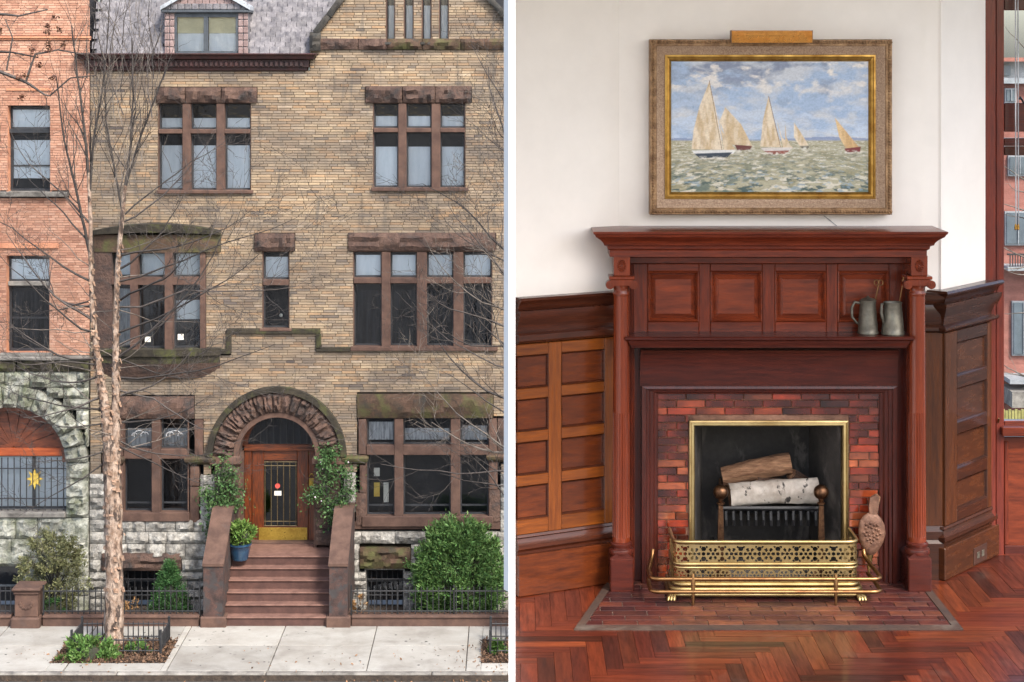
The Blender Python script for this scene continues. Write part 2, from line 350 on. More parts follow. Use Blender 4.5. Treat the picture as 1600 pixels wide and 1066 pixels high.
def leaves(name, pts, size, mt, parent=None, aspect=.45, droop=0.0, kind=None, outward=None):
    """leaf-shaped quads at pts"""
    n = len(pts); d = NR.normal(size=(n, 3)); d[:, 2] -= droop
    if outward is not None: d = d * .8 + outward
    d /= np.linalg.norm(d, axis=1)[:, None]
    e = NR.normal(size=(n, 3)); e -= (e * d).sum(1)[:, None] * d; e /= np.linalg.norm(e, axis=1)[:, None]
    s = size * (.6 + .8 * NR.rand(n))[:, None]; h = np.cross(d, e) * s * .12
    V = np.stack([pts, pts + d * s * .5 + e * s * aspect * .5 + h, pts + d * s, pts + d * s * .5 - e * s * aspect * .5 + h], 1).reshape(-1, 3)
    return bulk(name, V, np.arange(4 * n).reshape(n, 4), .02 + .98 * NR.rand(n), mt, parent, kind)
# ------------------------------------------------------------------ the street: ground, road, kerb, sidewalk
KD, WD, TD = 31.9, 34.4, 33.4          # distances of the kerb, the garden walls and the street trees
def struct(o): o['kind'] = 'structure'; return o
struct(MB().add([(-1500, -1500, -.8), (1500, -1500, -.8), (1500, 1500, -.8), (-1500, 1500, -.8)], [(0, 1, 2, 3)]).build('ground', M_GROUND))
struct(MB().box(-60, 60, 14, KD - .16, -.5, -.14).build('road', M_ROAD))
kb = struct(MB().box(-60, 60, KD - .159, WD + .2, -.4, -.03).build('sidewalk', M_SOIL))
kx = X(-40, KD)
while kx < 3.2:
    L = rng.uniform(2.2, 3.0); MB().box(kx, kx + L - .012, KD - .158, KD, -.3, .0, b=.02).build('kerb_stone', M_KERB, kb); kx += L
joints = [-12.6, X(-20, 33), X(122, 33), X(278, 33), X(431, 33), X(580, 33), X(730, 33), 1.4, 3.0]
for i in range(len(joints) - 1):
    a, b = joints[i] + .008, joints[i + 1] - .008
    for (d0, d1) in ((KD + .008, 33.28), (33.30, WD + .1)):
        for tx0, tx1, td0, td1 in ((X(86, 32.6), X(262, 32.6), 32.3, 33.62), (X(752, 32.6), 2, 32.3, 33.62)):   # the two tree pits
            if d0 < td1 and d1 > td0 and a < tx1 and b > tx0:
                if a < tx0 - .05: MB().box(a, tx0, d0, d1, -.1, .0, b=.006).build('slab', M_CONC, kb)
                if b > tx1 + .05: MB().box(tx1, b, d0, d1, -.1, .0, b=.006).build('slab', M_CONC, kb)
                ia, ib = max(a, tx0) + .004, min(b, tx1) - .004
                if d0 < td0: MB().box(ia, ib, d0, td0, -.1, .0, b=.006).build('slab', M_CONC, kb)
                if d1 > td1: MB().box(ia, ib, td1, d1, -.1, .0, b=.006).build('slab', M_CONC, kb)
                break
        else: MB().box(a, b, d0, d1, -.1, .0, b=.006).build('slab', M_CONC, kb)
struct(MB().box(-14, 3, WD + .201, 36.3, -.6, -.15).build('garden_ground', M_SOIL))

# ------------------------------------------------------------------ masonry helpers
def subtract(iv, a, b):
    o = []
    for p, q in iv:
        if b <= p or a >= q: o.append((p, q)); continue
        if a > p: o.append((p, a))
        if b < q: o.append((b, q))
    return o
def intervals(base, ex, y0, y1):
    iv = list(base)
    for e in ex:
        if e[0] == 'arc':
            cx, cy, r = e[1:]; ym = (y0 + y1) / 2
            if cy - r < ym < cy: h = math.sqrt(r * r - (cy - ym) ** 2); iv = subtract(iv, cx - h, cx + h)
        elif e[1] < (y0 + y1) / 2 < e[3]: iv = subtract(iv, e[0], e[2])
    return [(a, b) for a, b in iv if b - a > 1.2]
def brickwork(parent, base, ex, py0, py1, ch, bl, mb, mm, seed, name='brickwork', proud=.012):
    g = random.Random(seed); B = MB(); M = MB(); y = py0; k = 0; J = .55
    while y < py1:
        y2 = min(y + ch, py1); z1, z0 = fz(y), fz(y2); k += 1
        for a, b in intervals(base((y + y2) / 2), ex, y, y2):
            M.add([(fx(a), FD + .008, z0 - .001), (fx(b), FD + .008, z0 - .001), (fx(b), FD + .008, z1 + .001), (fx(a), FD + .008, z1 + .001)], [(0, 1, 2, 3)])
            x = a - g.random() * bl * .9
            while x < b:
                l = bl * g.choice((1, 1, 1, .85, 1.15, .6)); p, q = max(x, a) + J / 2, min(x + l, b) - J / 2; x += l
                if q - p < 1: continue
                o = FD - g.random() * proud; t = .003; X0, X1 = fx(p), fx(q); A, Bz = z0 + J * U * .42, z1 - J * U * .42
                v = [(X0, FD + .008, A), (X1, FD + .008, A), (X1, FD + .008, Bz), (X0, FD + .008, Bz),
                     (X0 + t, o, A + t), (X1 - t, o, A + t), (X1 - t, o, Bz - t), (X0 + t, o, Bz - t)]
                B.add(v, [(4, 5, 6, 7), (0, 1, 5, 4), (1, 2, 6, 5), (2, 3, 7, 6), (3, 0, 4, 7)], .01 + .99 * g.random())
        y = y2
    M.build('mortar_bed', mm, parent, kind='stuff'); return B.build(name, mb, parent, kind='stuff')
def R4(x0, y0, x1, y1): return [(fx(x0), fz(y1)), (fx(x1), fz(y1)), (fx(x1), fz(y0)), (fx(x0), fz(y0))]
def rockpx(parent, name, x0, y0, x1, y1, mt, out=.02, back=.28, bulge=.03, nx=None, nz=None, joint=.014, rough=.85):
    nx = nx or max(3, min(14, int((x1 - x0) / 6))); nz = nz or max(3, min(8, int((y1 - y0) / 5)))
    return MB().rock(R4(x0, y0, x1, y1), FD - out, FD + back, nx, nz, bulge, rng.random(), joint=joint, rough=rough).build(name, mt, parent, smooth=22)
def boxpx(parent, name, x0, y0, x1, y1, mt, out=.02, back=.25, b=.006, **k):
    return MB().box(fx(x0), fx(x1), FD - out, FD + back, fz(y1), fz(y0), b=b).build(name, mt, parent, **k)
def ashlar(parent, mt, x0, y0, x1, y1, ex, hs, ws, out=.015, bulge=.035, seed=1, mort=None):
    g = random.Random(seed); y = y0; M = MB()
    while y < y1 - 1:
        h = g.uniform(*hs); y2 = y + h
        if y1 - y2 < hs[0] * .7: y2 = y1
        y2 = min(y2, y1)
        rows = [(y, y2)]
        for a, b in intervals([(x0, x1)], ex, y, y2):
            M.add([(fx(a), FD + .02, fz(y2) - .002), (fx(b), FD + .02, fz(y2) - .002), (fx(b), FD + .02, fz(y) + .002), (fx(a), FD + .02, fz(y) + .002)], [(0, 1, 2, 3)])
            x = a
            while x < b - .5:
                l = g.uniform(*ws); xe = x + l
                if b - xe < ws[0] * .6: xe = b
                rockpx(parent, 'stone_block', x, y, xe, y2, mt, out + g.uniform(-.008, .012), .1, bulge * g.uniform(.6, 1.4)); x = xe
        y = y2
    M.build('mortar_bed', mort or M_KERB, parent, kind='stuff')
def window(parent, x0, y0, x1, y1, pale=None, rec=.14, fr=2.2, mid=None, fm=None, blind=None, curtain=False, sill=True):
    """one glazed light: frame mesh with pane (and shade) children"""
    d = FD + rec; B = MB(); f = fr * U; a, b, c, e = fx(x0), fx(x1), fz(y1), fz(y0)
    B.ringframe(a, b, c, e, [(0, d + .08), (0, d), (f * .75, d), (f, d + .015), (f, d + .06)])
    if mid: B.box(a + f * .9, b - f * .9, d + .006, d + .05, fz(mid + 1.2), fz(mid - 1.2))
    w_ = B.build('window', fm or M_FRAME, parent)
    MB().add([(a + f * .5, d + .035, c + f * .5), (b - f * .5, d + .035, c + f * .5), (b - f * .5, d + .035, e - f * .5), (a + f * .5, d + .035, e - f * .5)], [(0, 1, 2, 3)]).build('pane', G_WIN, w_)
    if pale is not None:
        t, bt = pale if isinstance(pale, tuple) else (pale, y1)
        bm = MB(); n = 14; z0, z1 = fz(bt - 1), fz(t); vs = []; fs = []
        for i in range(n + 1):
            u = a + f * .6 + (b - a - f * 1.2) * i / n; yy = d + .06 + (.008 * math.sin(i * 1.7) if curtain else .002 * math.sin(i))
            vs += [(u, yy, z0), (u, yy, z1)]
        for i in range(n): fs.append((2 * i, 2 * i + 2, 2 * i + 3, 2 * i + 1))
        bm.add(vs, fs); bm.box(a + f * .6, b - f * .6, d + .05, d + .07, z0 - .012, z0 + .008)
        bm.build('curtain' if curtain else 'blind', blind or M_BLIND, w_)
    return w_
def reveal(parent, x0, y0, x1, y1, mt, dep=.3):
    MB().ringframe(fx(x0) - .03, fx(x1) + .03, fz(y1) - .03, fz(y0) + .03, [(0, FD + .012), (.03, FD + .012), (.031, FD + dep)]).build('reveal', mt, parent)

# ------------------------------------------------------------------ tan brick townhouse
H = thing('townhouse', 'tan Roman brick townhouse with brownstone trim, slate mansard and round arched entrance', 'townhouse', (fx(440), FD, -.15))
GX0 = lambda y: 488 + (55 - y) * .76
EX = [(245, 136, 402, 161), (247, 160, 392, 302), (571, 134, 737, 161), (583, 160, 727, 298), (147, 358, 345, 393), (147, 392, 322, 556), (398, 364, 461, 392), (410, 390, 452, 516), (544, 363, 775, 391), (552, 390, 769, 548),
      (182, 619, 304, 655), (182, 654, 318, 818), (558, 615, 771, 653), (558, 652, 777, 712), (776, 652, 796, 709), (558, 708, 800, 724), (558, 722, 783, 822), ('arc', 433, 712, 104), (330, 712, 536, 900), (500, 60, 960, 78),
      (355, 514, 500, 521), (318, 545, 361, 553), (355, 520, 361, 546), (495, 520, 501, 546), (496, 542, 548, 548),
      (603, -30, 617, 68), (631, -30, 646, 68), (659, -30, 674, 68), (686, -30, 701, 68), (292, 712, 336, 727), (312, 741, 338, 800), (538, 711, 560, 726), (536, 737, 560, 830), (158, 708, 184, 742)]
def base_main(y):
    if y < 60: return [(max(GX0(y) + 8, 484), min(800, 762 + y * .95))]
    if y < 112: return [(484, 960)]
    if y < 740: return [(141, 960)]
    return [(318, 340), (536, 560)] if y < 742 else []
brickwork(H, base_main, EX, -26, 742, 4.15, 21, M_BRICK, M_MORT, 3)
# near-black sheets behind the glass, standing in for unlit rooms
MB().box(fx(-10), fx(960), FD + .75, FD + .9, fz(955), fz(112)).build('dark_backing', M_DARK, H)
MB().box(fx(484), fx(800), FD + .6, FD + .7, fz(112), fz(-60)).build('attic_backing', M_DARK, H)
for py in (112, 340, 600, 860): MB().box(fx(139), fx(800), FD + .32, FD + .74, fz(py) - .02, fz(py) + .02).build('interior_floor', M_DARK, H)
def cols_window(cols, y0, yt0, yt1, y1, lint, sill, mt_l=M_BROWN, up=None, lo=None, jam=True, pier_mt=M_BROWNS, blind_u=None, blind_l=None, mids=None, lace=False, lblocks=None, rec=.13):
    x0, x1 = cols[0][0], cols[-1][1]; reveal(H, x0, y0, x1, y1, pier_mt)
    lx0, ly0, lx1, ly1 = lint
    for a, b in (lblocks or [(lx0, lx1)]): rockpx(H, 'lintel', a, ly0, b, ly1, mt_l, .05, .3, .05, nz=4)
    for (a, b), (c, d) in zip(cols[:-1], cols[1:]): boxpx(H, 'mullion', b, y0 - .5, c, y1 + .5, pier_mt, .03, .3, .012)
    for i, (a, b) in enumerate(cols):
        boxpx(H, 'transom', a - .3, yt0, b + .3, yt1, pier_mt, .025, .28, .01)
        u = up[i] if isinstance(up, list) else up; l = lo[i] if isinstance(lo, list) else lo
        window(H, a, y0, b, yt0, u, rec, blind=blind_u, curtain=lace)
        window(H, a, yt1, b, y1, l, rec, blind=blind_l, mid=mids)
    boxpx(H, 'sill', sill[0], sill[1], sill[2], sill[3], pier_mt, .07, .28, .01)
# third floor
cols_window([(248, 285), (298, 338), (351, 391)], 162, 202, 209, 297, (245, 136, 402, 161), (244, 297, 396, 302.5), up=185, lo=[(228, 297)] * 3, lblocks=[(245, 290), (290, 346), (346, 402)])
cols_window([(584, 622), (635, 674), (688, 726)], 162, 200, 207, 293, (571, 134, 737, 161), (580, 293, 732, 298.5), up=182, lo=[(230, 293)] * 3, lblocks=[(571, 629), (629, 680), (680, 737)])
# second floor
cols_window([(553, 596), (610, 651), (667, 708), (724, 768)], 394, 434, 443, 541, (544, 363, 775, 392), (548, 541, 778, 548), up=400, lo=[(455, 541)] * 4, blind_l=M_SHEER)
cols_window([(411, 451)], 394, 437, 446, 513, (398, 364, 461, 393), (406, 513, 456, 517), up=403, lo=None)
MB().lathe([(.001, 0), (.035, 0), (.035, .006)], (fx(437), FD + .21, fz(495)), 14, axis='y').build('round_sticker', M_PAPER, H)
# ground floor
cols_window([(573, 616), (630, 704), (719, 763)], 654, 696, 711, 806, (558, 615, 771, 653), (566, 806, 770, 822), mt_l=M_MOSS, up=[(662, 690), (672, 690), (668, 690)], lo=None, blind_u=M_LACE, mids=792)
cols_window([(194, 237), (251, 293)], 655, 702, 717, 800, (183, 619, 304, 654), (190, 800, 297, 814), up=[(672, 702)] * 2, lo=None, blind_u=M_LACE, mids=788)
for a in ((583, 735, 592, 748), (583, 758, 592, 780), (598, 758, 606, 789)): boxpx(H, 'notice', *a, M_PAPER if a[0] > 590 or a[1] < 750 else M_YPAPER, -.219, .222, 0)
# brownstone jambs and cushion capitals beside the ground-floor windows and the arch
for (x0, y0, x1, y1) in ((304, 655, 318, 712), (183, 655, 193.5, 712), (183, 727, 193.5, 765), (183, 765, 193.5, 814), (297, 760, 312, 816), (297, 728, 312, 759), (560, 654, 572.5, 710), (562, 726, 572.5, 770), (556, 770, 572.5, 820),
                         (764, 654, 777, 708), (764, 721, 778, 765), (764, 765, 782, 815), (160, 710, 183, 740), (777, 654, 795, 708)):
    rockpx(H, 'jamb_stone', x0, y0, x1, y1, M_BROWNS if x1 - x0 < 16 else M_BROWN, .03, .2, .015)
for (x0, x1, y0) in ((292, 336, 712), (538, 573, 711), (763, 800, 708), (168, 193, 712)):
    q = [(-.01, fz(y0 + 14)), (.04, fz(y0 + 12)), (.09, fz(y0 + 8)), (.10, fz(y0 + 4)), (.07, fz(y0 + 1)), (.02, fz(y0))]
    MB().mould(q, fx(x0) + .06, fx(x1) - .06, FD - .02, FD + .15).build('cushion_capital', M_MOSS, H, smooth=40)
boxpx(H, 'sill_course', 539, 815, 960, 827, M_BROWNS, .012, .1); boxpx(H, 'sill_course', 160, 810, 312, 818, M_BROWNS, .012, .1)
# string course that steps over the door
for a in ((318, 545, 362, 553), (354, 521.5, 362, 546), (354, 514, 501, 521.5), (494, 521.5, 502, 545), (494, 542, 548, 549)):
    boxpx(H, 'string_course', *a, M_DARKMOSS, .06, .1, .01)
# bowed window on the left
def bow(x): t = (x - 246) / 100; return .20 * max(0, 1 - t * t)
def bowbox(name, x0, y0, x1, y1, mt, out=.0, back=.25, top_out=None, parent=None, arch=0, bot_out=None, n=None, open_back=False):
    n = n or max(2, int((x1 - x0) / 8)); vs = []; fs = []
    for i in range(n + 1):
        x = x0 + (x1 - x0) * i / n; rise = arch * max(0, 1 - ((x - 246) / 100) ** 2)
        yf = FD - bow(x); zb, zt = fz(y1 - rise * .4), fz(y0 - rise)
        bo = out if bot_out is None else bot_out
        vs += [(fx(x), yf - bo, zb), (fx(x), yf - out, zt), (fx(x), yf + back, zt), (fx(x), yf + back, zb)]
    for i in range(n):
        for k in range(4): k2 = (k + 1) % 4; fs.append((i * 4 + k, i * 4 + 4 + k, i * 4 + 4 + k2, i * 4 + k2))
    fs += [(0, 1, 2, 3), (n * 4 + 3, n * 4 + 2, n * 4 + 1, n * 4)]
    return MB().add(vs, fs).build(name, mt, parent or H)
bowbox('lintel', 147, 366, 345, 393, M_MOSS, .05, .3)
bowbox('hood_mould', 145, 360, 346, 366, M_DARKMOSS, .14, .3, arch=12)
bowbox('pier', 147, 393, 177, 543, M_BROWN, .03, .3); bowbox('jamb', 314, 393, 322, 543, M_BROWNS, .0, .3)
WX = [(177, 207), (219, 261), (273, 314)]
for (a, b), (c, d) in zip(WX[:-1], WX[1:]): bowbox('mullion', b, 392.5, c, 543.5, M_BROWNS, .05, .25)
for i, (a, b) in enumerate(WX):
    bowbox('transom', a, 432, b, 443, M_BROWNS, .04, .22)
    for y0, y1 in ((393.5, 432), (443, 543)):
        e = bowbox('window', a, y0, b, y0 + 2.5, M_FRAME, -.15, .2)
        for q in ((a, y1 - 2.5, b, y1), (a, y0 + 2.5, a + 2.2, y1 - 2.5), (b - 2.2, y0 + 2.5, b, y1 - 2.5)): bowbox('frame_rail', *q, M_FRAME, -.15, .2, parent=e)
        bowbox('pane', a + 2, y0 + 2, b - 2, y1 - 2, G_WIN, -.17, .176, parent=e)
        if y0 < 400: bowbox('blind', a + 2, y0 + 3, b - 2, y1 - 1, M_BLIND, -.23, .24, parent=e)
        elif i == 0 or i == 2: bowbox('curtain', a + 2, 452 if i == 0 else 470, b - 2, 500 if i == 2 else y1 - 2, M_LACE if i == 0 else M_BLIND, -.25, .26, parent=e)  # pale panel in the right-hand light is a painted reflection
        else: bowbox('curtain', a + 6, 455, b - 2, y1 - 2, M_SHEER, -.25, .26, parent=e)
for a in ((227, 526, 236, 534), (278, 522, 287, 531)): bowbox('notice', *a, M_PAPER, -.16, .165)
bowbox('sill', 147, 543.2, 345, 554, M_DARKMOSS, .09, .3)
for k, (y0, y1, o0, o1) in enumerate(((554, 566, .05, .03), (566, 578, .03, -.02), (578, 590, -.02, -.09))):
    bowbox('corbel_stone', 150 + k * 3, y0, 344, y1, M_DARKMOSS if k == 0 else M_BROWN, o0, .35 if k == 0 else .45, bot_out=o1)
MB().box(fx(150), fx(340), FD + .3, FD + .33, fz(590), fz(370)).build('bay_backing', M_DARK, H)
# grey granite base
AEX = [(159, 863, 284, 891), (190, 890, 262, 956), (312, 700, 338, 816), (336, 700, 530, 960), (529, 700, 556, 800), (562, 855, 642, 888), (572, 887, 630, 956), (297, 700, 313, 816), (183, 700, 297, 816), (538, 700, 782, 822), (168, 700, 193, 727)]
ashlar(H, M_GREY, 140, 740, 960, 960, AEX + [(183, 815, 184, 816)], (13, 25), (26, 62), seed=21, bulge=.05)
rockpx(H, 'stone_block', 313, 742, 337, 816, M_GREY, .02, .1, .03); rockpx(H, 'stone_block', 537, 738, 556, 768, M_GREY, .02, .1, .03); rockpx(H, 'stone_block', 537, 768, 556, 800, M_GREY, .02, .1, .03)
rockpx(H, 'lintel', 159, 863, 284, 891, M_BROWN, .06, .3, .05); rockpx(H, 'lintel', 562, 855, 642, 888, M_MOSS, .06, .3, .05)
for (x0, x1) in ((190, 262), (572, 630)):
    reveal(H, x0, 891, x1, 952, M_GREY, .25); wn = window(H, x0, 890, x1, 955, None, .18, mid=912)
    for k in range(1, 7): MB().tube([P(x0 + (x1 - x0) * k / 7, 893, FD + .1), P(x0 + (x1 - x0) * k / 7, 954, FD + .1)], .011, 5).build('bar', M_IRON, wn)
    for yy in (905, 930): MB().tube([P(x0, yy, FD + .085), P(x1, yy, FD + .085)], .011, 5).build('bar', M_IRON, wn)
# arched entrance
AC, AY = fx(433), fz(712)
MB().arcring(AC, AY, 100 * U, 109 * U, 0, math.pi, FD - .13, FD + .1, 40).build('hood_mould', M_DARKMOSS, H, smooth=40)
MB().arcring(AC, AY, 60 * U, 68 * U, 0, math.pi, FD - .03, FD + .5, 40).build('arch_roll', M_BROWNS, H, smooth=40)
NV = 19
for i in range(NV):
    a0, a1 = math.pi * i / NV, math.pi * (i + 1) / NV; r0, r1 = 68.5 * U, 99.5 * U
    c = lambda r, a: (AC + r * math.cos(a), AY + r * math.sin(a))
    MB().rock([c(r0, a1), c(r0, a0), c(r1, a0), c(r1, a1)], FD - .05, FD + .2, 5, 5, .06, i, joint=.005, rough=.9).build('voussoir', M_BROWN, H, smooth=22)
for x0, x1 in ((333, 374), (492, 535)):
    q = [(0, fz(728)), (.05, fz(724)), (.05, fz(716)), (.02, fz(712))]
    MB().mould(q, fx(x0), fx(x1), FD - .04, FD + .3).build('impost', M_BROWNS, H, smooth=40)
    y = 728
    while y < 850:
        h = min(rng.uniform(22, 36), 852 - y); rockpx(H, 'jamb_stone', x0 + (2 if x0 < 400 else 1), y, x1 - (1 if x0 < 400 else 3), y + h, M_BROWN, .03, .3, .02); y += h
for x0, x1 in ((371.5, 376), (490, 494.5)): MB().box(fx(x0), fx(x1), FD + .02, FD + .62, fz(862), fz(711.5)).build('entrance_reveal', M_BROWNS, H)
DD = FD + .45
door = MB().box(fx(376), fx(490), DD, DD + .06, fz(712), fz(702), b=.01).build('door', M_DOORH, H)
MB().box(fx(376.2), fx(489.8), DD - .03, DD + .07, fz(711.9), fz(707), b=.008).build('door_cornice', M_DOORH, door)
for a in ((376.2, 388), (478, 489.8)): MB().box(fx(a[0]), fx(a[1]), DD + .005, DD + .065, fz(858), fz(712.1), b=.01).build('door_post', M_DOOR, door)
for a in ((388.4, 407), (460, 477.6)): MB().box(fx(a[0]), fx(a[1]), DD + .03, DD + .07, fz(857), fz(712.3), b=.008).build('door_stile', M_DOOR, door)
MB().box(fx(407.2), fx(459.8), DD + .031, DD + .07, fz(728), fz(712.3), b=.006).build('door_rail', M_DOORH, door)
MB().box(fx(407.2), fx(459.8), DD + .031, DD + .07, fz(857), fz(832), b=.006).build('door_rail', M_DOORH, door)
MB().box(fx(407.2), fx(459.8), DD + .05, DD + .054, fz(832), fz(728)).build('pane', G_WIN, door)
MB().box(fx(400), fx(466), DD + .3, DD + .33, fz(860), fz(640)).build('vestibule_backing', M_DARK, H)
gr = MB()
for k in range(6): gr.tube([(fx(409 + k * 9.8), DD + .02, fz(831)), (fx(409 + k * 9.8), DD + .02, fz(730))], .009, 6)
for yy in (730, 736, 824, 831): gr.tube([(fx(408), DD + .018, fz(yy)), (fx(459), DD + .018, fz(yy))], .009, 6)
gr.build('door_grille', mat('pale_bronze', lin((132, 118, 88)), lin((92, 80, 58)), .4, metal=.6, bump=.1), door)
MB().lathe([(.001, 0), (.05, 0), (.05, .01)], (fx(429), DD + .012, fz(768)), 16, axis='y').build('round_sticker', M_RED, door)
MB().box(fx(424), fx(435), DD + .008, DD + .016, fz(783), fz(776)).build('notice', M_PAPER, door)
MB().box(fx(399), fx(476), DD + .012, DD + .03, fz(859), fz(834), b=.005).build('kick_plate', M_KICK, door)
MB().box(fx(479), fx(487), DD - .03, DD + .004, fz(768), fz(755), b=.006).build('letter_box', M_KICK, door)
MB().tube([(fx(483) + .04 * math.cos(t), DD - .015, fz(753) + .06 * math.sin(t)) for t in np.linspace(0, math.pi, 9)], .009, 6).build('handle', M_KICK, door)
fan = MB().arcring(AC, fz(704), 51 * U, 60 * U, 0, math.pi, DD - .005, DD + .06, 32).build('fanlight', M_DOORH, H)
poly = [(AC + 51.5 * U * math.cos(math.pi * i / 24), fz(703) + 51.5 * U * math.sin(math.pi * i / 24)) for i in range(25)]
MB().add([(x, DD + .03, z) for x, z in poly], [tuple(range(25))]).build('pane', G_WIN, fan)
for k in range(-4, 5):
    x = AC + k * 10.5 * U; MB().box(x - .007, x + .007, DD + .012, DD + .026, fz(703), fz(703) + math.sqrt((51 * U) ** 2 - (x - AC) ** 2)).build('fanlight_bar', M_IRON, fan)
MB().arcring(AC, fz(704), .3 * U, 51 * U, 0, math.pi, DD + .12, DD + .13, 24).build('fanlight_curtain', M_SHEER, fan)
# gable: band course, kneeler, raking copings, slit windows
for a, b in ((500, 560), (560, 605), (605, 660), (660, 720), (720, 800), (800, 880), (880, 960)): rockpx(H, 'band_stone', a, 60, b, 78, M_BROWN if a < 600 else M_MOSS, .05, .2, .04)
rockpx(H, 'kneeler', 484, 50, 502, 80, M_COPE, .1, .25, .05)
def rake(pts, name):
    for (x0, y0), (x1, y1) in zip(pts[:-1], pts[1:]):
        dx, dy = x1 - x0, y1 - y0; l = math.hypot(dx, dy); n = (dy / l * 10, -dx / l * 10)
        if n[1] > 0: n = (-n[0], -n[1])
        q = [(x0, y0), (x1, y1), (x1 + n[0], y1 + n[1]), (x0 + n[0], y0 + n[1])]
        MB().rock([(fx(a), fz(b)) for a, b in q], FD - .12, FD + .35, 5, 3, .03, x0, joint=.01).build(name, M_COPE, H, smooth=50)
rake([(497, 55), (518, 28), (539, 0), (562, -30)], 'coping_stone'); rake([(728, -30), (760, 0), (784, 27), (808, 54)], 'coping_stone')
for x0, x1 in ((604, 616), (632, 645), (660, 673), (687, 700)):
    reveal(H, x0, -30, x1, 67, M_BROWNS, .35); window(H, x0, -30, x1, 67, 8, .24, 1.5)
    boxpx(H, 'sill', x0 - 3, 66, x1 + 3, 70, M_COPE, .08, .3)
# mansard roof with slates, cornice and dormer
sl = math.radians(24); RZ0 = fz(84); cs, sn = math.cos(sl), math.sin(sl)
RY = FD + .05
roof = MB().add([(fx(146), RY + .02, RZ0 - .05), (fx(560), RY + .02, RZ0 - .05), (fx(560), RY + .02 + 1.6 * sn, RZ0 - .05 + 1.6 * cs), (fx(146), RY + .02 + 1.6 * sn, RZ0 - .05 + 1.6 * cs)],
               [(0, 1, 2, 3)]).build('roof', M_SLATE, H)
slw, slh = .205, .112
me = MB().box(0, slw - .008, -.016, 0, -.012, slh * 1.25, b=.003); proto = me.build('slate', M_SLATE, roof)
first = True
for r_ in range(12):
    x = fx(150) - (r_ % 2) * slw / 2
    while x < fx(545):
        pxx = x / U + 800; pyy = (ZC - (RZ0 + r_ * slh * cs)) / U + 100
        if not (252 < pxx < 375 and pyy < 85) and pyy > -8 and pxx < GX0(pyy) + 6:
            o = proto if first else copyto(proto, parent=roof)
            first = False
            o.location = (x, RY - .004 - rng.random() * .01 + r_ * slh * sn, RZ0 + r_ * slh * cs); o.rotation_euler = (-(sl - .13) + rng.uniform(-.02, .02), rng.uniform(-.012, .012), 0)
        x += slw
q = [(0, fz(112)), (.05, fz(110)), (.06, fz(106)), (.09, fz(105)), (.10, fz(94)), (.20, fz(92)), (.22, fz(88)), (.27, fz(85)), (.24, fz(83.5))]
co = MB().mould(q, fx(141), fx(476), FD - .01, FD + .2).build('cornice', M_CORN, H, smooth=30)
for k in range(42):
    x = 150 + k * 7.8; MB().box(fx(x), fx(x + 4.6), FD - .145, FD - .05, fz(103.5), fz(96), b=.006).build('dentil', M_CORN, co)
dm = MB()
dm.box(fx(274), fx(371), FD - .02, FD + .3, fz(84), fz(80)); dm.box(fx(273), fx(276.5), FD - .015, FD + .05, fz(80), fz(20)); dm.box(fx(368.5), fx(372), FD - .015, FD + .05, fz(80), fz(20))
dm.box(fx(276.5), fx(368.5), FD - .015, FD + .05, fz(27), fz(20)); dm.box(fx(318.5), fx(325.5), FD - .014, FD + .04, fz(80), fz(27))
dorm = dm.build('dormer', M_GFRAME, H)
for a, b in ((276.5, 318.5), (325.5, 368.5)):
    MB().add([(fx(a), FD + .02, fz(80)), (fx(b), FD + .02, fz(80)), (fx(b), FD + .02, fz(27)), (fx(a), FD + .02, fz(27))], [(0, 1, 2, 3)]).build('pane', G_WIN, dorm)
    MB().box(fx(a), fx(b), FD + .07, FD + .075, fz(52), fz(27)).build('shade', M_CREAM, dorm); MB().box(fx(a), fx(b), FD + .085, FD + .09, fz(80), fz(52)).build('blind', M_BLIND, dorm)
for x0, x1 in ((257, 273), (372, 388)):
    MB().box(fx(x0), fx(x1), FD - .005, FD + .5, fz(84), fz(20)).build('dormer_cheek', M_SLATE, dorm)
    for k in range(6):
        for j in (0, 1):
            a = x0 + j * (x1 - x0) / 2; MB().box(fx(a) + .004, fx(a + (x1 - x0) / 2) - .004, FD - .035, FD - .008, fz(84 - k * 10.7), fz(84 - k * 10.7 - 9.8), b=.012).build('scallop', M_PSLATE, dorm)
MB().box(fx(253), fx(392), FD - .1, FD + .5, fz(20), fz(15.5), b=.01).build('dormer_eave', M_GFRAME, dorm)
for k in range(4):
    hw = 66 - k * 26 / 1.0 * .55; n = max(2, int(hw * 2 / 11)); y = 15 - k * 8
    for j in range(n):
        a = 322 - hw + j * 2 * hw / n; MB().box(fx(a) + .003, fx(a + 2 * hw / n) - .003, FD - .05 + k * .004, FD + .05, fz(y), fz(y - 9.5), b=.012).build('scallop', M_PSLATE if k % 2 else M_SLATE, dorm)
for s_ in (-1, 1):
    q = [(322 + s_ * 70, 16), (322 + s_ * 70, 10), (322, -30), (322, -24)]; q = q if s_ > 0 else q[::-1]
    MB().prism([(fx(a), fz(b)) for a, b in q], FD - .12, FD + .5).build('raking_board', mat('pale_lead_flashing', lin((176, 182, 188)), lin((140, 146, 152)), .6, bump=.2) if s_ < 0 else MATS['pale_lead_flashing'], dorm)
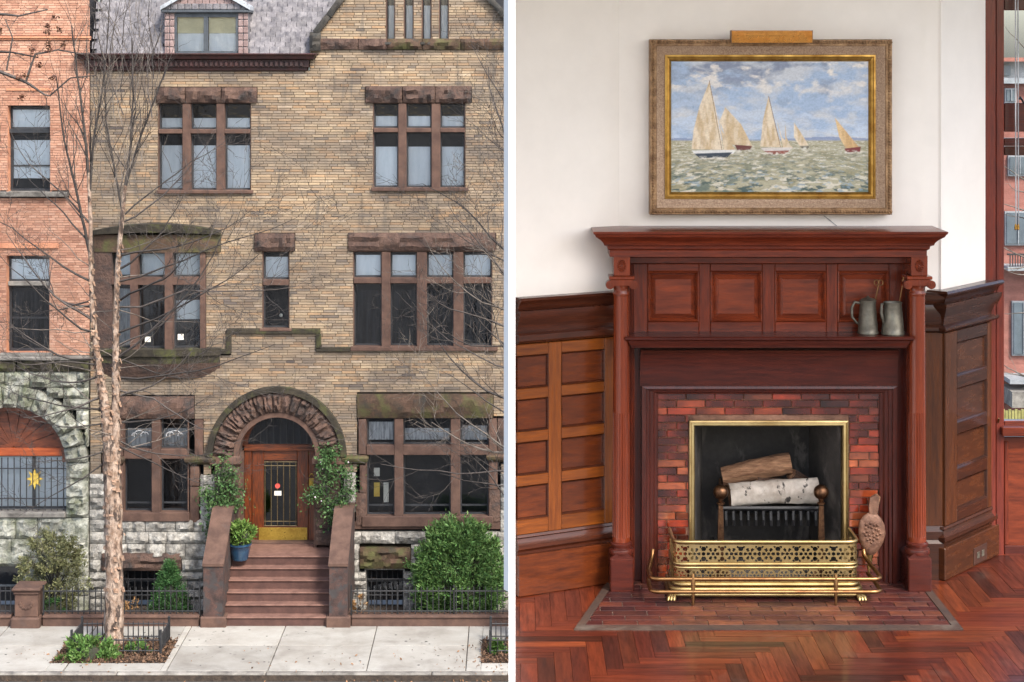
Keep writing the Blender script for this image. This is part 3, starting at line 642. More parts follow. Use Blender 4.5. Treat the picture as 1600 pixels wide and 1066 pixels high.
# ------------------------------------------------------------------ stoop
def stp(px0, px1, py0, py1, d0, d1): return X(px0, d0), X(px1, d0), d0, d1, Z(py1, d0), Z(py0, d0)
st = MB().box(X(350, WD), X(513, WD), WD + 1.2, FD + .4, -.4, 1.02).build('stoop', M_STEP, H)
sh, tr = .179, .20
xl, xr = X(349, WD), X(514, WD)
for i in range(6):
    d0 = WD + i * tr; zt = (i + 1) * sh
    B = MB().box(xl, xr, d0 + .03, d0 + (.6 if i < 5 else 1.0), zt - sh - (.1 if i == 0 else 0), zt - .031); B.build('riser', M_STEP, st)
    MB().box(xl, xr, d0, d0 + (tr + .06 if i < 5 else 1.18), zt - .03, zt, b=.01).build('step', M_TREAD, st)
MB().box(fx(376), fx(490), WD + 1.9, FD + .6, 1.0, 1.115, b=.01).build('threshold', M_BROWNS, st)
for x0, x1, a0, a1 in ((X(318, WD), X(349, WD), 318, 349), (X(514.5, WD), X(543, WD), 514, 543)):
    d0, zf = WD - .02, Z(884, WD)
    pts = [(d0, .2), (d0, zf), (WD + 1.1, 1.95), (FD, 1.95), (FD, .2)]
    vs = [(x0, y, z) for y, z in pts] + [(x1, y, z) for y, z in pts]; n = 5
    MB().add(vs, [tuple(range(n)), tuple(range(n, 2 * n))[::-1]] + [(i, (i + 1) % n, n + (i + 1) % n, n + i) for i in range(n)]).build('cheek_wall', M_NEWEL, st)
    cp = [(d0 - .03, zf - .005), (d0 - .03, zf + .05), (WD + 1.08, 2.0), (FD, 2.0), (FD, 1.951), (WD + 1.1, 1.952), (d0, zf + .002)]
    n = 7; vs = [(x0 - .015, y, z) for y, z in cp] + [(x1 + .015, y, z) for y, z in cp]
    MB().add(vs, [tuple(range(n)), tuple(range(n, 2 * n))[::-1]] + [(i, (i + 1) % n, n + (i + 1) % n, n + i) for i in range(n)]).build('cheek_coping', M_BROWNS, st)
    MB().box(x0 - .06, x1 + .06, d0 - .05, d0 + .4, -.05, .2, b=.02).build('newel_base', M_BROWNS, st)
# ------------------------------------------------------------------ salmon brick neighbour
NB = thing('neighbour_house', 'salmon brick house with rough green-grey stone ground floor and wide barred arch', 'townhouse', (fx(60), FD, -.15))
NEX = [(12, 165, 78, 300), (0, 299, 108, 308), (10, 400, 77, 551), (-30, 57, 141, 63), (-30, 380, 92, 388)]
brickwork(NB, lambda y: [(-30, 140)], NEX, -26, 555, 3.9, 12, M_OBRICK, M_OMORT, 8, proud=.006)
MB().box(fx(-30), fx(139), FD + .7, FD + .8, fz(955), fz(-30)).build('dark_backing', M_DARK, NB)
M_SANDB = mat('salmon_sandstone', lin((206, 146, 112)), lin((176, 118, 90)), .9, scale=2, bump=.4, bscale=40, dirt=((.12, .08, .06), 2, .58, .8))
boxpx(NB, 'band_course', -30, 57, 141, 60, M_SANDB, .06, .1); boxpx(NB, 'band_course', -30, 60.2, 140.5, 63, M_SANDB, .03, .1)
boxpx(NB, 'band_course', -30, 380, 92, 388, M_SANDB, .04, .1); boxpx(NB, 'lintel_band', 10, 138, 80, 142, M_SANDB, .03, .05)
for (x0, y0, x1, y1, t) in ((12, 165, 78, 300, 205), (10, 400, 77, 551, 444)):
    reveal(NB, x0, y0, x1, y1, M_SANDB, .3)
    window(NB, x0, y0, x1, t - 3, y0 + 7, .2, 2.5); boxpx(NB, 'transom', x0 + .2, t - 3, x1 - .2, t + 3.5, M_KERB if t > 300 else M_FRAME, -.1, .28)
    wn = window(NB, x0, t + 3.5, x1, y1, (t + 15, t + 75) if t < 300 else t + 14, .2, 4, mid=t + 55, blind=None if t < 300 else M_SHEER)
boxpx(NB, 'sill', -5, 299.5, 107, 307, M_KERB, .12, .25); boxpx(NB, 'sill', 2, 551, 84, 555.5, M_KERB, .1, .25)
# stone ground floor
boxpx(NB, 'moulded_band', -30, 555.7, 140, 562, M_KERB, .16, .1, .02)
for a in (-30, 28, 84): rockpx(NB, 'band_stone', a, 562, a + 56, 580, M_DARKMOSS, .08, .1, .05)
GEX = [('arc', 17, 722, 122), (-40, 722, 104, 808), (-40, 862, 37, 952)]
ashlar(NB, M_GREEN, -30, 580, 139, 808, GEX, (17, 30), (22, 44), out=.03, bulge=.07, seed=5)
ashlar(NB, M_GREEN, -30, 808, 139, 960, GEX, (24, 36), (34, 60), out=.03, bulge=.05, seed=6)
NC, NZ = fx(17), fz(722)
for i in range(11):
    a0, a1 = math.pi * i / 13, math.pi * (i + 1) / 13; r0, r1 = 86 * U, 121 * U
    c = lambda r, a: (NC + r * math.cos(a), NZ + r * math.sin(a))
    MB().rock([c(r0, a1), c(r0, a0), c(r1, a0), c(r1, a1)], FD - .06, FD + .25, 5, 5, .1, i + 40, joint=.016, rough=.8).build('voussoir', M_GREEN, NB, smooth=22)
for k in range(3): rockpx(NB, 'jamb_stone', 104, 722 + k * 28.6, 139, 722 + (k + 1) * 28.6, M_GREEN, .05, .25, .08)
MB().arcring(NC, NZ, 80 * U, 86 * U, 0, math.pi, FD + .02, FD + .3, 36).build('arch_trim', M_REDW, NB)
for k in range(9):
    a0, a1 = math.pi * k / 9 + .01, math.pi * (k + 1) / 9 - .01
    MB().arcring(NC, fz(704), 3 * U, 83 * U, a0, a1, FD + .2, FD + .24, 4).build('fan_panel', M_REDW, NB)
boxpx(NB, 'arch_beam', -30, 703, 102, 715, M_ORW, -.12, .3, .012)
wn = window(NB, -30, 715.2, 103, 799, 718, .24, 2.5, blind=M_BLIND, curtain=True)
boxpx(NB, 'window_post', 46, 716, 49.5, 798, M_FRAME, -.22, .3)
star = [(fx(50) + (17 if k % 2 == 0 else 8) * U * math.sin(math.pi * k / 8) * .8, fz(752) + (17 if k % 2 == 0 else 8) * U * math.cos(math.pi * k / 8)) for k in range(16)]
MB().prism(star[::-1], FD + .20, FD + .206).build('paper_star', M_YPAPER, NB)
for k in range(13): MB().tube([(fx(-18 + k * 9.7), FD + .06, fz(800)), (fx(-18 + k * 9.7), FD + .06, fz(716))], .011, 6).build('bar', M_IRON, NB)
for yy in (733, 780, 796): MB().tube([(fx(-30), FD + .055, fz(yy)), (fx(103), FD + .055, fz(yy))], .012, 6).build('bar', M_IRON, NB)
boxpx(NB, 'sill', -30, 799, 104, 808, M_KERB, .1, .2, .02)
rockpx(NB, 'lintel', -30, 862, 38, 884, M_GREEN, .06, .3, .05)
reveal(NB, -30, 884, 36, 955, M_GREEN, .3); window(NB, -20, 884.5, 35, 955, None, .2, 3, mid=920, fm=M_GFRAME)
rockpx(NB, 'buttress_stone', 100, 812, 139, 850, M_GREEN, .1, .1, .03)

# ------------------------------------------------------------------ garden walls, piers, iron fences
def lowwall(x0, x1, label):
    o = thing('garden_wall', label, 'wall', ((X(x0, WD) + X(x1, WD)) / 2, WD, 0), 'low brownstone garden walls'); a, b = X(x0, WD), X(x1, WD)
    MB().box(a, b, WD + .01, WD + .2, -.1, .15, b=.01).build('wall_body', M_BROWNS, o); MB().box(a, b, WD - .015, WD + .22, .151, .21, b=.015).build('coping', M_BROWNS, o)
lowwall(66, 311, 'low brownstone garden wall between the square pier and the stoop'); lowwall(549, 950, 'low brownstone garden wall right of the stoop'); lowwall(-30, 17, 'short low brownstone wall at the left edge of the picture')
pr = thing('gate_pier', 'square brownstone pier with flat cap and carved rosette at the left', 'pier', (X(41, WD), WD, 0))
def pbox(n, x0, y0, x1, y1, o, b=.012, mt=M_BROWNS): MB().box(X(x0, WD), X(x1, WD), WD - .06 - o, WD + .34 + o, Z(y1, WD), Z(y0, WD), b=b).build(n, mt, pr)
pbox('shaft', 24, 928, 60, 963, 0); pbox('base', 18, 963, 64, 982, .06, .03); pbox('cap', 20, 917, 65, 922, .07, .02); pbox('cap_moulding', 22, 922.2, 62, 928, .03, .02)
B = MB()
for k in range(7):
    a = math.pi * (k / 6) ; B.lathe([(.001, -.02), (.028, -.015), (.034, .005)], (X(42, WD) + .11 * math.cos(a), WD - .062, Z(944, WD) - .09 * math.sin(a) + .03), 10, axis='y')
B.build('carved_rosette', M_BROWNS, pr, smooth=50)
def picket_mesh(h, tip=True):
    b = MB().box(-.009, .009, -.009, .009, 0, h - .05)
    b.add([(-.009, -.009, h - .05), (.009, -.009, h - .05), (.009, .009, h - .05), (-.009, .009, h - .05), (0, 0, h)], [(0, 1, 4), (1, 2, 4), (2, 3, 4), (3, 0, 4)]); return b
def fence(name, label, p0, p1, n, h, z0, cat='fence', group='black iron railings', post=None, rails=(.12, .82), parent=None):
    p0, p1 = Vector(p0), Vector(p1); o = parent or thing(name, label, cat, tuple(p0), group)
    for f in rails: MB().tube([p0 + Vector((0, 0, z0 + h * f)), p1 + Vector((0, 0, z0 + h * f))], .012, 6).build('rail', M_IRON, o)
    pm = None
    for k in range(n + 1):
        q = p0.lerp(p1, k / n) + Vector((0, 0, z0)); hh = h
        if pm is None: pm = picket_mesh(h).build('picket', M_IRON, o); pm.location = q
        else: copyto(pm, q, o)
    for q in (post or []):
        t = p0.lerp(p1, q); MB().box(t.x - .016, t.x + .016, t.y - .016, t.y + .016, t.z + z0 - .02, t.z + z0 + h + .02, b=.004).build('post', M_IRON, o)
    return o
fy = WD + .1
fence('iron_fence', 'black iron railing on the garden wall between the pier and the stoop', (X(68, fy), fy, .2), (X(312, fy), fy, .2), 27, .55, 0, post=(.0, .5, 1))
fence('iron_fence', 'black iron railing on the garden wall right of the stoop', (X(549, fy), fy, .2), (X(950, fy), fy, .2), 44, .55, 0, post=(.0, .18, .4, .7))
fence('iron_fence', 'short black iron railing left of the square pier', (X(-25, fy), fy, .2), (X(17, fy), fy, .2), 5, .55, 0)
# tree guards
def guard(label, px0, px1, d0, d1):
    a, b = X(px0, d0), X(px1, d0); o = thing('tree_guard', label, 'tree guard', ((a + b) / 2, (d0 + d1) / 2, 0), 'iron tree guards')
    for p, q, n in (((a, d1, 0), (b, d1, 0), 17), ((a, d0, 0), (a, d1, 0), 9), ((b, d0, 0), (b, d1, 0), 9), ((a, d0, 0), (b, d0, 0), 17)):
        low = p[1] == d0 and q[1] == d0
        fence('', '', p, q, n if not low else 12, .36 if not low else .3, .03, parent=o, rails=(.15, .8))
    for x in (a, b):
        for y in (d0, d1): MB().box(x - .022, x + .022, y - .022, y + .022, -.05, .46, b=.006).build('corner_post', M_IRON, o)
guard('black iron tree guard around the peeling birch trunk', 112, 251, 32.75, 33.55); guard('black iron tree guard cut off by the right edge of the street view', 766, 905, 32.75, 33.55)
def mulch(name, px0, px1, d0, d1, n):
    pts = np.column_stack([NR.uniform(X(px0, 32.6), X(px1, 32.6), n), NR.uniform(d0, d1, n), -.005 + .03 * NR.rand(n)])
    o = leaves(name, pts, .07, M_MULCH, kind='stuff'); tag(o, 'brown wood chip mulch in the tree pit ' + ('under the birch' if px0 < 400 else 'at the right edge'), 'mulch'); o['kind'] = 'stuff'
MB_s = struct(MB().box(X(84, 32.6), X(264, 32.6), 32.2, 33.65, -.2, -.015).build('tree_pit', M_SOIL)); struct(MB().box(X(750, 32.6), 2, 32.2, 33.65, -.2, -.015).build('tree_pit', M_SOIL))
mulch('mulch', 86, 262, 32.3, 33.6, 3500); mulch('mulch', 752, 830, 32.3, 33.6, 1500)
n = 300; pts = np.column_stack([np.where(NR.rand(n) < .45, X(748, 32.5) + NR.normal(0, .35, n), NR.uniform(X(0, 32), X(800, 32), n)), np.where(NR.rand(n) < .5, NR.uniform(31.55, 31.76, n), NR.uniform(31.95, 33.2, n)), np.full(n, .012)])
pts[:, 2] = np.where(pts[:, 1] < KD - .16, -.13, .012)
o = leaves('fallen_leaves', pts, .055, M_LITTER, kind='stuff'); tag(o, 'scattered brown fallen leaves along the kerb and pavement', 'leaves')

B = MB()
for k in range(60):
    B.lathe([(g_ := rng.uniform(.012, .03), .0015), (g_ * .9, .003)], (rng.uniform(X(0, 33), X(800, 33)), rng.uniform(KD + .1, WD - .1), 0), 8)
tag(B.build('gum_spots', mat('trodden_gum', (.07, .065, .06), (.05, .045, .04), .9, bump=0), kind='stuff'), 'dark trodden gum spots dotted over the pavement slabs', 'gum')
for x0, sg in ((216, 1), (272, -1)):                    # leaded scrolls in the upper panes of the left ground-floor window
    for r_, cx_ in ((9, 0), (6, 8), (4, -8)):
        MB().tube([(fx(x0 + sg * cx_ + r_ * math.cos(t)), FD + .125, fz(682 - r_ * .8 * math.sin(t))) for t in np.linspace(.2, 3.6, 10)], .008, 5).build('leaded_scroll', M_LACE, H)
# ------------------------------------------------------------------ trees
def limb(B, p, d, L, r, g, lvl, n=7, up=.12, wob=.16, kids=(), twr=.5, rr=None):
    """curved tapering branch; returns points with directions"""
    pts = [Vector(p)]; rad = [r]; d = Vector(d).normalized(); out = []
    for i in range(n):
        d = (d + Vector((g.gauss(0, wob), g.gauss(0, wob), g.gauss(0, wob) + up))).normalized()
        pts.append(pts[-1] + d * L / n); rad.append(r * (1 - (i + 1) / n * (1 - .22))); out.append((pts[-1].copy(), d.copy(), rad[-1]))
    B.tube(pts, rad, 6 if r > .03 else 4 if r > .008 else 3, rr if rr is not None else .01 + g.random() * .99, cap=False)
    return out
def grow(B, p, d, L, r, g, lvl, up=.12):
    o = limb(B, p, d, L, r, g, lvl, n=8 if lvl > 1 else 5, up=up, wob=.13)
    if lvl <= 0: return
    for i, (q, dd, rr) in enumerate(o[1:]):
        for _ in range(g.choice((0, 1)) if lvl > 2 else 1 if lvl > 1 else g.choice((0, 1, 1))):
            ax = Vector((g.gauss(0, 1), g.gauss(0, .7), g.gauss(0, .6))); ax -= ax.dot(dd) * dd; ax.normalize()
            a = g.uniform(.45, .95); nd = dd * math.cos(a) + ax * math.sin(a)
            grow(B, q, nd, L * g.uniform(.3, .55), max(.0045, rr * .55), g, lvl - 1, up * .8)
g = random.Random(4)
TR = thing('street_tree', 'bare river birch with peeling pinkish trunk rising from the guarded tree pit', 'tree', tuple(P(178, 1008, TD)), 'bare street trees')
B = MB(); s = TD / FL
def T(pts): return [P(a, b, TD - (c if len(q_) > 3 else 0)) for q_ in pts for (a, b, *_), c in [((q_[0], q_[1]), q_[2])]]
def trunk(pts, nseg=6):
    ps = []; rs = []
    for (x0, y0, r0), (x1, y1, r1) in zip(pts[:-1], pts[1:]):
        for k in range(nseg):
            t = k / nseg; ps.append(P(x0 + (x1 - x0) * t + g.uniform(-.5, .5), y0 + (y1 - y0) * t, TD)); rs.append((r0 + (r1 - r0) * t) * s * g.uniform(.96, 1.05))
    x, y, r = pts[-1]; ps.append(P(x, y, TD)); rs.append(r * s); return ps, rs
def bark_tube(B, ps, rs, n=16):
    i0 = len(B.v); B.tube(ps, rs, n, .5)
    for i in range(i0, len(B.v)):                       # lumpy, flaking surface
        c = ps[min(len(ps) - 1, (i - i0) // n)]; v = Vector(B.v[i]); k = g.uniform(.93, 1.09); B.v[i] = tuple(c + (v - c) * k)
TK = MB()
bark_tube(TK, *trunk([(177, 1016, 18), (178, 990, 14.5), (178, 900, 13.5), (177, 800, 13.8), (175, 720, 13), (168, 660, 9.5), (160, 610, 6.5), (151, 550, 4.8), (144, 480, 4), (142, 420, 3.5), (141, 330, 2.9), (138, 270, 2.3)]))
bark_tube(TK, *trunk([(177, 740, 10), (180, 680, 7.4), (181, 600, 5.8), (181, 520, 4.8), (183, 440, 4.2), (186, 390, 3.7), (191, 338, 3.4), (196, 290, 2.6)]), n=12)
TK.build('trunk', M_BARK, TR, smooth=30)
FK = MB()                                              # papery flakes of peeling bark
for k in range(520):
    i = g.randrange(len(TK.v)); v = Vector(TK.v[i])
    if v.z > Z(380, TD): continue
    c = P(0, 0, TD); ax_ = Vector((X(178 - max(0, (720 - (ZC - v.z) / s - 100)) * .16, TD), TD, v.z)); nrm = (v - ax_); nrm.z = 0
    if nrm.length < .02: continue
    nrm.normalize(); tg = Vector((-nrm.y, nrm.x, 0)); w_, h_ = g.uniform(.02, .06), g.uniform(.03, .11); o_ = v + nrm * .004; lift = g.uniform(.01, .045)
    FK.add([o_ - tg * w_, o_ + tg * w_ * .6 + nrm * lift * .4, o_ + tg * w_ + nrm * lift + Vector((0, 0, -h_)), o_ - tg * w_ * .7 + nrm * lift * .8 + Vector((0, 0, -h_ * .9))], [(0, 1, 2, 3)], g.uniform(.05, 1))
FK.build('bark_flakes', mat('bark_flake', lin((150, 124, 104)), lin((104, 80, 64)), .9, scale=20, rnd='attr', rvar=.4, bump=.3), TR, kind='stuff')
for pts in ([(138, 275, 2.6), (132, 200, 2), (120, 110, 1.5), (112, 40, 1)], [(140, 300, 2.2), (146, 220, 1.8), (160, 140, 1.3), (168, 60, .9), (172, -20, .6)],
            [(196, 292, 2.5), (204, 230, 1.9), (208, 150, 1.4), (206, 60, .9)], [(194, 300, 2.2), (214, 230, 1.7), (240, 160, 1.3), (262, 100, .8)], [(191, 330, 2.0), (180, 270, 1.6), (166, 190, 1.1), (162, 100, .7)],
            [(141, 400, 2.6), (120, 300, 2), (100, 220, 1.4), (88, 120, .8)]):
    ps, rs = trunk(pts, 5); B.tube(ps, rs, 6, .01 + .5 * g.random())
    for i in range(2, len(ps), 1):
        for _ in range(1):
            d = (ps[i] - ps[i - 1]).normalized(); d = d + Vector((g.gauss(0, .6), g.gauss(0, .3), .2)); grow(B, ps[i], d, g.uniform(.6, 1.5), rs[i] * .5, g, 1, .08)
for (x0, y0, x1, y1, r) in ((182, 560, 420, 400, 2.6), (184, 520, 400, 420, 2.2), (184, 620, 300, 520, 2.0), (186, 660, 320, 660, 2.0), (160, 620, 40, 650, 2.4), (150, 560, 0, 530, 2.6), (145, 500, 20, 360, 2.6), (186, 470, 330, 330, 2.4),
                            (150, 590, 10, 590, 2.0), (172, 700, 60, 750, 1.8), (188, 420, 310, 340, 2.2), (142, 440, 10, 300, 2.4), (141, 380, 40, 250, 2.0), (186, 400, 345, 300, 2.2), (188, 690, 330, 720, 1.8), (170, 660, 30, 690, 1.8), (184, 560, 340, 600, 1.8), (143, 470, 60, 480, 1.8),
     (184, 590, 430, 560, 2.2), (183, 480, 460, 455, 2.2), (186, 440, 440, 330, 2.0), (150, 520, -20, 440, 2.2), (146, 480, -20, 410, 2.0), (160, 640, -10, 610, 2.0), (186, 610, 400, 640, 1.8), (186, 350, 330, 200, 1.8), (141, 350, 20, 170, 2.0), (190, 340, 300, 160, 1.8), (175, 690, 330, 790, 1.6), (168, 720, 20, 800, 1.6), (150, 570, 30, 500, 1.8), (184, 540, 330, 450, 1.8)):
    a, b = P(x0, y0, TD), P(x1, y1, TD - g.uniform(-.9, .9)); v = b - a
    grow(B, a, v.normalized() + Vector((0, 0, -.25)), v.length * 1.05, r * s * .85, g, 3, .07)
for k in range(16):                                                    # upright spray of fine twigs at the top
    x = g.choice((g.gauss(165, 20), g.gauss(200, 26), g.gauss(240, 14))); y = g.uniform(60, 190); a = P(x, y, TD + g.gauss(0, .4)); grow(B, a, Vector((g.gauss(0, .16), g.gauss(0, .2), 1)), g.uniform(.8, 1.6), .011, g, 1, .05)
ntw = len(B.f)
crown = B.build('crown', M_TWIG, TR)
B = MB()
for k in range(60):
    x = g.choice((g.gauss(165, 18), g.gauss(168, 24), g.gauss(225, 30))); y = g.uniform(30, 330); a = P(x, y, TD + g.gauss(0, .4)); grow(B, a, Vector((g.gauss(0, .28), g.gauss(0, .2), 1)), g.uniform(.5, 1.3), .008, g, 1, .05)
for k in range(26):
    x, y = g.choice((142, 186)), g.uniform(380, 720); a = P(x, y, TD); grow(B, a, Vector((g.choice((-1, 1)), g.gauss(0, .5), g.gauss(.15, .3))), g.uniform(.7, 1.8), .011, g, 1, .05)
B.build('crown', M_PTWIG, TR, kind='stuff')
# second tree, its trunk out of sight behind the room
T2 = thing('street_tree', 'bare street tree at the right edge of the street view, only branches visible', 'tree', tuple(P(840, 1008, TD)), 'bare street trees')
B = MB(); ps, rs = trunk([(838, 1012, 17), (836, 700, 13), (834, 400, 9), (830, 100, 5), (826, -60, 3)]); MB().tube(ps, rs, 12).build('trunk', M_BARK, T2, smooth=40)
B2 = MB()
for (x0, y0, x1, y1, r) in ((836, 700, 660, 690, 2.8), (836, 640, 640, 560, 2.6), (834, 520, 660, 460, 2.4), (834, 470, 690, 330, 2.4), (832, 420, 640, 250, 2.4), (836, 760, 690, 770, 2.2), (834, 560, 700, 500, 2.2), (832, 330, 770, 100, 2.6), (834, 400, 760, 200, 2.4), (834, 600, 720, 470, 2.0), (836, 800, 700, 740, 2.0), (830, 250, 760, 60, 2), (834, 450, 745, 380, 2),
    (836, 720, 620, 640, 2.0), (836, 740, 600, 700, 1.8), (834, 500, 620, 420, 1.8), (834, 540, 640, 500, 1.8), (832, 380, 690, 180, 1.8), (834, 430, 700, 290, 1.6), (836, 660, 680, 600, 1.8), (830, 300, 740, 130, 1.8), (834, 580, 600, 520, 1.6), (836, 690, 720, 560, 1.6), (834, 350, 755, 230, 1.6), (828, 200, 770, 20, 1.6)):
    a, b = P(x0, y0, TD), P(x1, y1, TD - g.uniform(-.6, .6)); v = b - a
    grow(B if g.random() < .7 else B2, a, v.normalized() + Vector((0, 0, -.2)), v.length, r * s * .9, g, 3, .08)
B.build('crown', M_TWIG, T2); B2.build('crown', M_PTWIG, T2)
# overhanging branch with dry leaves, upper left
T3 = thing('overhanging_branch', 'dark bare branch with brown seed clusters reaching in at top left', 'branch', tuple(P(-30, 100, TD - .5)))
B = MB()
for pts in ([(-40, 105, 3.5), (0, 112, 3), (40, 128, 2.4), (70, 148, 1.6), (78, 150, 1)], [(40, 128, 2), (55, 85, 1.8), (90, 78, 1.4), (130, 85, 1)], [(78, 150, 1.4), (110, 122, 1.2), (150, 118, .8)], [(-20, 20, 2.5), (30, 25, 1.6), (75, 15, 1)], [(-20, 80, 2), (20, 82, 1.5), (60, 90, 1)], [(10, 110, 1.5), (20, 60, 1.2), (8, 30, .8)]):
    ps, rs = trunk(pts, 4); B.tube(ps, rs, 5, g.random())
    for i in range(2, len(ps), 2): grow(B, ps[i], Vector((g.gauss(0, 1), g.gauss(0, .4), g.gauss(-.2, .7))), g.uniform(.2, .5), .007, g, 1, 0)
B.build('stem', M_TWIG, T3)
for (x, y) in ((86, 28), (74, 40), (74, 50), (91, 47), (76, 68), (76, 77), (99, 71), (50, 79), (62, 102), (80, 122), (40, 118), (34, 153), (28, 122), (0, 48)):
    c = np.array(P(x, y, TD - .1)); pts = c + NR.normal(size=(26, 3)) * .028; leaves('seed_cluster', pts, .05, M_L_DRY, T3, .7)

# ------------------------------------------------------------------ shrubs and planting
def cloud(fn, n): return np.array([fn() for _ in range(n)])
def shrub(name, label, px, py0, py1, d, hw, shape, mt, n, size, core=True, depth=.5, cat='shrub', outw=1.0, group=None, rag=(.66, 1.1), cl=60):
    """foliage mass: px centre, py0 top, py1 foot, hw half width in px; shape(t) = relative half width at height t"""
    s = d / FL; base = P(px, py1, d); Ht = (py1 - py0) * s; o = thing(name, label, cat, tuple(base), group)
    MB().tube([base + Vector((0, 0, -.1)), base + Vector((.02, 0, Ht * .45))], [.05, .025], 7).build('trunk', M_TWIG, o)
    ncl = max(14, n // cl); pts = []; outv = []; TW = MB()
    for k in range(ncl):                       # sprays of leaves: ragged outline, hollows between them
        t = NR.rand() ** .9; a = NR.uniform(0, 2 * math.pi); w = shape(t) * hw * s; rad = w * NR.uniform(*rag); L_ = max(.05, hw * s * NR.uniform(.14, .3))
        c = np.array((base.x + rad * math.cos(a), base.y + rad * math.sin(a) * depth, base.z + t * Ht * NR.uniform(.94, 1.05)))
        ov = np.array((math.cos(a), math.sin(a), .25 + 1.2 * t)); ov /= np.linalg.norm(ov); ov += NR.normal(0, .25, 3)
        m_ = int(n / ncl * NR.uniform(.6, 1.4)); u_ = NR.rand(m_, 1); q_ = c + ov * (u_ - .6) * L_ * 1.5 + NR.normal(size=(m_, 3)) * L_ * .3 * (1.1 - .6 * u_)
        pts += list(q_); outv += [tuple(ov * outw + np.array((0, 0, .15)))] * m_
        if k % 3 == 0: TW.tube([base + Vector((0, 0, t * Ht * .4)), Vector(c)], [.012, .004], 3, cap=False)
    TW.build('branches', M_TWIG, o, kind='stuff')
    leaves('crown', np.array(pts), size, mt, o, .32, outward=np.array(outv))
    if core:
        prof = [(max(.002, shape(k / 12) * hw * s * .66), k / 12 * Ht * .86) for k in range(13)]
        B = MB(); B.lathe(prof, (0, 0, 0), 14, fn=lambda t, h: 1 + .08 * math.sin(3 * t + h * 9)); B.v = [(base.x + x, base.y + y * depth, base.z + z) for x, y, z in B.v]; B.build('shade_core', M_L_CORE, o)
    return o
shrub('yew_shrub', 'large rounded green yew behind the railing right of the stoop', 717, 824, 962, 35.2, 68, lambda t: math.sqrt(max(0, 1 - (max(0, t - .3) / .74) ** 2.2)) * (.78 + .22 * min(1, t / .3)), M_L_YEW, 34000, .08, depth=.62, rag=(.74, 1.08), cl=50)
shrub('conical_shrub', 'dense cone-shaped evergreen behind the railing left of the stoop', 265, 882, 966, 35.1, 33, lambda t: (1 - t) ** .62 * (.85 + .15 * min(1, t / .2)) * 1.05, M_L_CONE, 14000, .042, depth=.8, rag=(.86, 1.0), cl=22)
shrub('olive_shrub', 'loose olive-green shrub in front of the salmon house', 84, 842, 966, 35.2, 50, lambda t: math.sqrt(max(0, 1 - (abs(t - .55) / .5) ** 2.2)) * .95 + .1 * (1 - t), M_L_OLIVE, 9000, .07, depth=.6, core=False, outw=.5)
def climber(name, label, stems, d, mt, n, size, cat='climber', sc=.11, flowers=0):
    o = thing(name, label, cat, tuple(P(stems[0][0][0], stems[0][0][1], d)), 'evergreens flanking the door'); B = MB(); pts = []
    for st_ in stems:
        ps = [P(x, y, d - .05 * NR.rand()) for x, y in st_]; B.tube(ps, [.02 - .012 * i / len(ps) for i in range(len(ps))], 5)
        for _ in range(n // len(stems)):
            i = NR.randint(0, len(ps) - 1); q = ps[i].lerp(ps[i + 1], NR.rand()); c = NR.normal(size=3) * sc * (.35 + .65 * (NR.rand() > .35)); c[1] *= .7; pts.append(np.array(q) + c)
    B.build('stem', M_TWIG, o); leaves('foliage', np.array(pts), size, mt, o, .5)
    if flowers: p = np.array(pts)[NR.choice(len(pts), flowers)]; p[:, 1] -= .08; leaves('flower', p, .045, M_L_FLOW, o, .9, kind='stuff')
cdp = WD + 1.35
climber('climbing_evergreen', 'leafy evergreen growing up the left side of the arched door', [[(334, 838), (338, 790), (344, 745), (350, 715)], [(336, 800), (326, 780), (322, 765)], [(338, 770), (358, 760), (376, 772)], [(340, 830), (330, 815)], [(345, 740), (366, 742)], [(336, 790), (360, 790), (378, 785)]], cdp, M_L_VINE, 2300, .065)
climber('climbing_evergreen', 'leafy evergreen with pale blossoms growing up the right side of the door', [[(515, 822), (512, 780), (508, 740), (505, 702)], [(513, 790), (540, 775), (548, 765)], [(510, 750), (534, 735), (545, 745)], [(510, 770), (490, 768), (483, 780)], [(516, 810), (535, 795)], [(506, 725), (520, 705)]], cdp, M_L_VINE, 2300, .065, flowers=18)
pd = WD + .95; pz = P(375, 874, pd)
po = thing('plant_pot', 'blue glazed pot on the stoop left of the door', 'pot', tuple(pz)); s2 = pd / FL
MB().lathe([(.001, 0), (12 * s2, 0), (13 * s2, 3 * s2), (15.5 * s2, 14 * s2), (17 * s2, 22 * s2), (18.5 * s2, 23 * s2), (18.5 * s2, 26 * s2), (16 * s2, 26 * s2), (15.5 * s2, 22 * s2), (.001, 21 * s2)], pz, 28, cap=False).build('bowl', M_POT, po, smooth=50)
shrub('pot_plant', 'bright green leafy plant with white flowers growing in the blue pot', 377, 818, 852, pd, 20, lambda t: math.sqrt(max(0, 1 - (abs(t - .45) / .58) ** 2)), M_L_PLANT, 1500, .09, depth=1, cat='plant', core=True, rag=(.5, 1.05), cl=20)
for (px, py0, py1, hw, d, lb) in ((137, 1002, 1040, 45, 32.6, 'leafy green ground plant spilling over the front of the tree guard'), (214, 1006, 1032, 20, 32.95, 'smaller leafy plant inside the guard right of the birch trunk'), (775, 1005, 1030, 14, 32.85, 'small green plant inside the tree guard at the right edge')):
    shrub('pit_plant', lb, px, py0, py1, d, hw, lambda t: math.sqrt(max(0, 1 - t ** 2)), M_L_PIT, int(hw * 60), .085, depth=.55, cat='plant', core=True, group='plants in the tree pits')
shrub('dry_shrub', 'dry yellow-brown tuft behind the railing beside the cone evergreen', 205, 938, 966, 35, 12, lambda t: .6 + .4 * t, mat('dry_straw_leaves', (.35, .2, .07), (.2, .1, .04), .8, rnd='attr', rvar=.4, bump=0), 260, .06, core=False, cat='plant')
